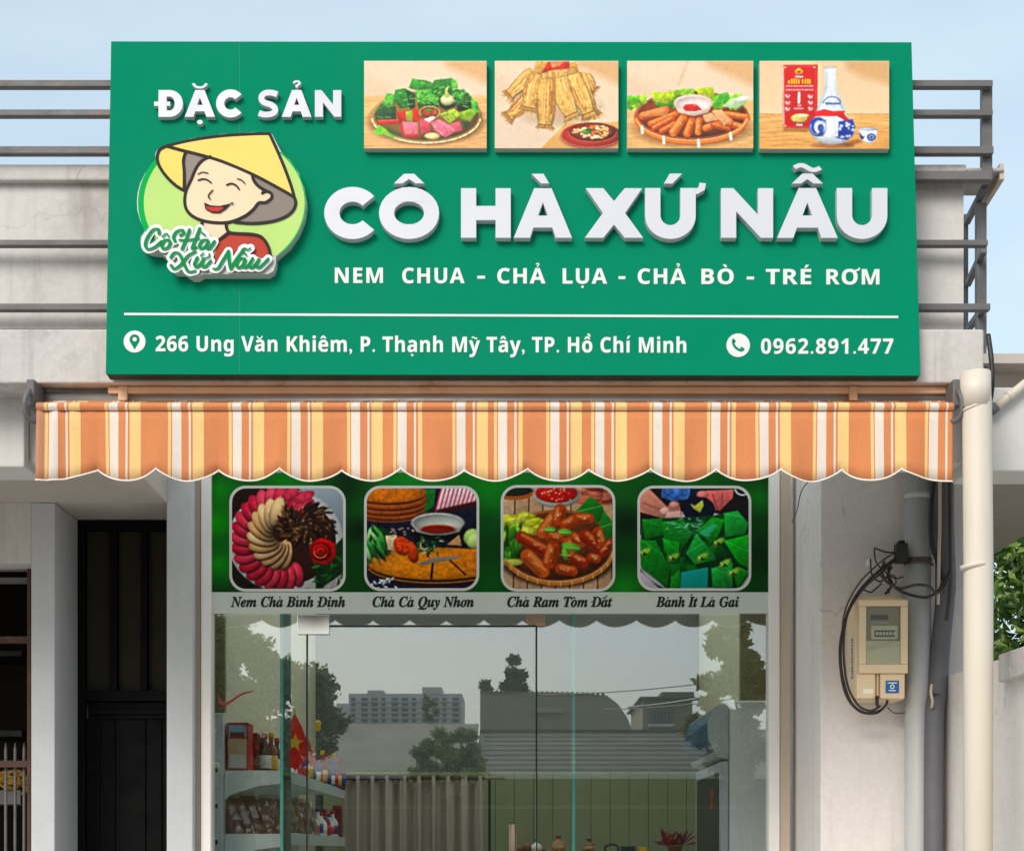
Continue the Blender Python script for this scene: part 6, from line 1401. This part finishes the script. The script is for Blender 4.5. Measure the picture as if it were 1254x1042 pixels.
k = mb(); x0b = rp(150, 900, 31).x; k.add([(x0b, -22.6, ze_), (x0_-.02, -22.6, ze_), (x0_-.02, -26, rp(0, 886, 33).z), (x0b, -26, rp(0, 886, 33).z)], [(0, 1, 2, 3)]); k.build('roof', M['shed_wall'], LS)
k = mb(); rbox(k, 150, 1080, 947.5, 953, 29.5, .12); k.build('gutter', M['alu'], LS)
k = mb(); rbox(k, 588, 592, 900, 950, 29.45, .1); k.build('roof_verge', M['far_wall'], LS)
k = mb(); rbox(k, 150, 1080, 986, 990, 29.9, .05); k.build('wall_band', M['shed_roof'], LS)
WHs = thing('warehouse', 'plain grey warehouse with a rounded right shoulder rising above the low shed in the reflection', 'warehouse', (0, -50, 0)); Dw = 60
pts = [(588, 846), (700, 848), (743, 851), (757, 862), (768, 878), (776, 898), (776, 1100), (588, 1100)]
k = mb(); v2, t2 = tri([pts]); k.prism(t2, v2, lambda x, y, w: (wx(x, Dw), wz(y, Dw)), Dw-7, Dw+5); k.build('wall', M['shed_wall'], WHs)
k = mb(); [k.box(wx(588+i*6.2, Dw), wx(591+i*6.2, Dw), -(Dw-7)-.1, -(Dw-7)+.12, wz(848+i*.12, Dw), wz(845+i*.12, Dw)) for i in range(25)]; k.build('roof_edge', M['shed_roof'], WHs)
k = mb(); rbox(k, 655, 690, 866, 872, Dw-.2, .1); k.build('sign_board', M['frame_tan'], WHs)
AP = thing('apartment_building', 'pale six storey apartment building far off beyond the street, mirrored in the glass', 'building', (-25, -240, 0)); Da = 247
k = mb(); rbox(k, 427, 566, 849, 1020, Da, 14); rbox(k, 450, 470, 845, 849.02, Da-.2, 8); rbox(k, 517, 541, 841, 849.02, Da-.2, 8); k.build('wall', M['far_wall'], AP)
k = mb(); rbox(k, 412, 426.5, 861, 1020, Da+8, 10); k.build('wing', M['far_wall'], AP)
for r_ in range(5):
    for c_ in range(11):
        px = 430+c_*12.4; k = mb(); rbox(k, px, px+(8 if c_ % 3 else 5), 854+r_*6.6, 857.6+r_*6.6, Da-.1, .3); k.build('window', M['far_window'], AP)
    k = mb(); rbox(k, 427.3, 565.7, 858.4+r_*6.6, 859+r_*6.6, Da-.35, .3); k.build('floor_band', M['plastic_white'], AP)
HS = thing('grey_house', 'grey green house with a hipped roof at the right of the warehouse in the reflection', 'house', (5, -43, 0)); Dh = 50
k = mb(); rbox(k, 787, 848, 854, 1100, Dh, 5); k.build('wall', M['shed_wall'], HS)
k = mb(); rbox(k, 810, 850, 847, 853.9, Dh-.3, 5); rbox(k, 784, 852, 852.5, 854.5, Dh-.5, 6); k.build('roof', M['shed_roof'], HS)
for i in range(6): k = mb(); rbox(k, 798+i*4.3, 801+i*4.3, 871, 885, Dh-.15, .2); k.build('window', M['far_window'], HS)
k = mb(); rbox(k, 795, 826, 886, 889, Dh-.5, .5); k.build('balcony', M['far_wall'], HS)
def rtree(label, spec, D, n, size, pal, seed, name='tree', bpx=None, r0=.16):
    rg = random.Random(seed); cl = []
    for (px, py, r) in spec:
        for _ in range(3):
            p = rp(px+rg.uniform(-r, r)*.7, py+rg.uniform(-r, r)*.7, D+rg.uniform(-.7, .7)*r/F*D*2); cl.append((p.x, p.y, p.z, r/F*D*rg.uniform(.5, .8)))
    b = rp(bpx or sum(s_[0] for s_ in spec)/len(spec), 1000, D); tree(label, (b.x, b.y, 0), 0, cl, n, size, pal, seed, name=name, r0=r0)
OLV = [(92, 106, 56), (112, 126, 68), (72, 86, 44), (128, 140, 84)]
rtree('broad leafy tree at the left of the reflection above the shelf', [(285, 800, 34), (310, 815, 34), (340, 838, 34), (370, 850, 34), (395, 870, 26), (270, 850, 50), (310, 880, 45), (350, 890, 40), (250, 800, 44), (220, 830, 50), (285, 910, 34), (325, 915, 32), (365, 912, 28), (390, 905, 22), (300, 945, 36), (345, 950, 34), (385, 945, 26)], 26, 34000, .115, OLV, 21)  # lower clumps added to keep bright sky reflection off the shelf goods
rtree('leafy tree hanging into the right of the reflection above the cooler', [(882, 800, 16), (900, 780, 18), (862, 832, 10), (890, 835, 16), (905, 815, 20), (868, 862, 9), (920, 850, 24), (875, 775, 10), (862, 884, 16), (888, 884, 20), (915, 885, 22), (850, 902, 14), (880, 908, 20), (915, 915, 22), (875, 935, 18), (905, 940, 20)], 24, 19000, .1, [(120, 128, 50), (140, 142, 64), (96, 106, 40), (150, 150, 80)], 22, bpx=930, r0=.07)  # lower clumps added to darken the reflection over the cooler header
rtree('low round bush in front of the apartment building in the reflection', [(525, 912, 10), (545, 903, 11), (560, 898, 10), (574, 904, 10), (540, 922, 12), (560, 918, 14), (515, 926, 11), (578, 922, 12), (555, 935, 14), (520, 945, 16), (550, 955, 18), (580, 945, 16)], 28.5, 10000, .085, [(150, 164, 108), (168, 180, 124), (132, 148, 92)], 23, name='bush', r0=.05)
rtree('narrow dark cypress like tree standing behind the warehouse roof in the reflection', [(630, 806, 6), (629, 818, 9), (631, 832, 12), (622, 840, 9), (640, 840, 9), (631, 850, 14)], 64, 5000, .17, [(40, 58, 34), (50, 70, 40), (32, 48, 28)], 24)
rtree('thin bare looking tree in front of the apartment building in the reflection', [(522, 854, 3), (528, 861, 5), (521, 868, 4), (535, 872, 4), (526, 880, 5)], 150, 500, .3, OLV, 25)
rtree('tiny sapling on the left corner of the warehouse roof in the reflection', [(592, 838, 4), (596, 844, 3)], 61, 160, .22, OLV, 26, name='sapling')
UP = thing('utility_pole', 'utility pole across the street carrying the wires seen at the right of the reflection', 'pole', rp(1150, 1000, 25))
k = mb(); p_ = rp(1150, 1000, 25); k.tube([(p_.x, p_.y, 0), (p_.x, p_.y, 7)], [.14, .1], 12); k.build('pole', M['wall_grey'], UP, smooth=True)
k = mb(); k.bar((p_.x-.6, p_.y, 4.3), (p_.x+.6, p_.y, 4.3), .08); k.build('crossarm', M['steel'], UP)
for (a, b, lb) in (((740, 868), (1150, 800), 'lower wire sloping up to the right in the reflection'), ((640, 850), (1150, 788), 'upper wire sloping up to the right in the reflection'), ((770, 866), (1150, 770), 'thick wire dropping to the warehouse shoulder in the reflection')):
    A_, B_ = rp(*a, 40), rp(b[0], b[1], 25); k = mb(); k.tube([A_+(B_-A_)*t+Vector((0, 0, -.5*4*t*(1-t)*.4)) for t in [i/10 for i in range(11)]], .012 if 'thick' not in lb else .03, 6); tag(k.build('wire', M['cable_black']), lb, 'wire')
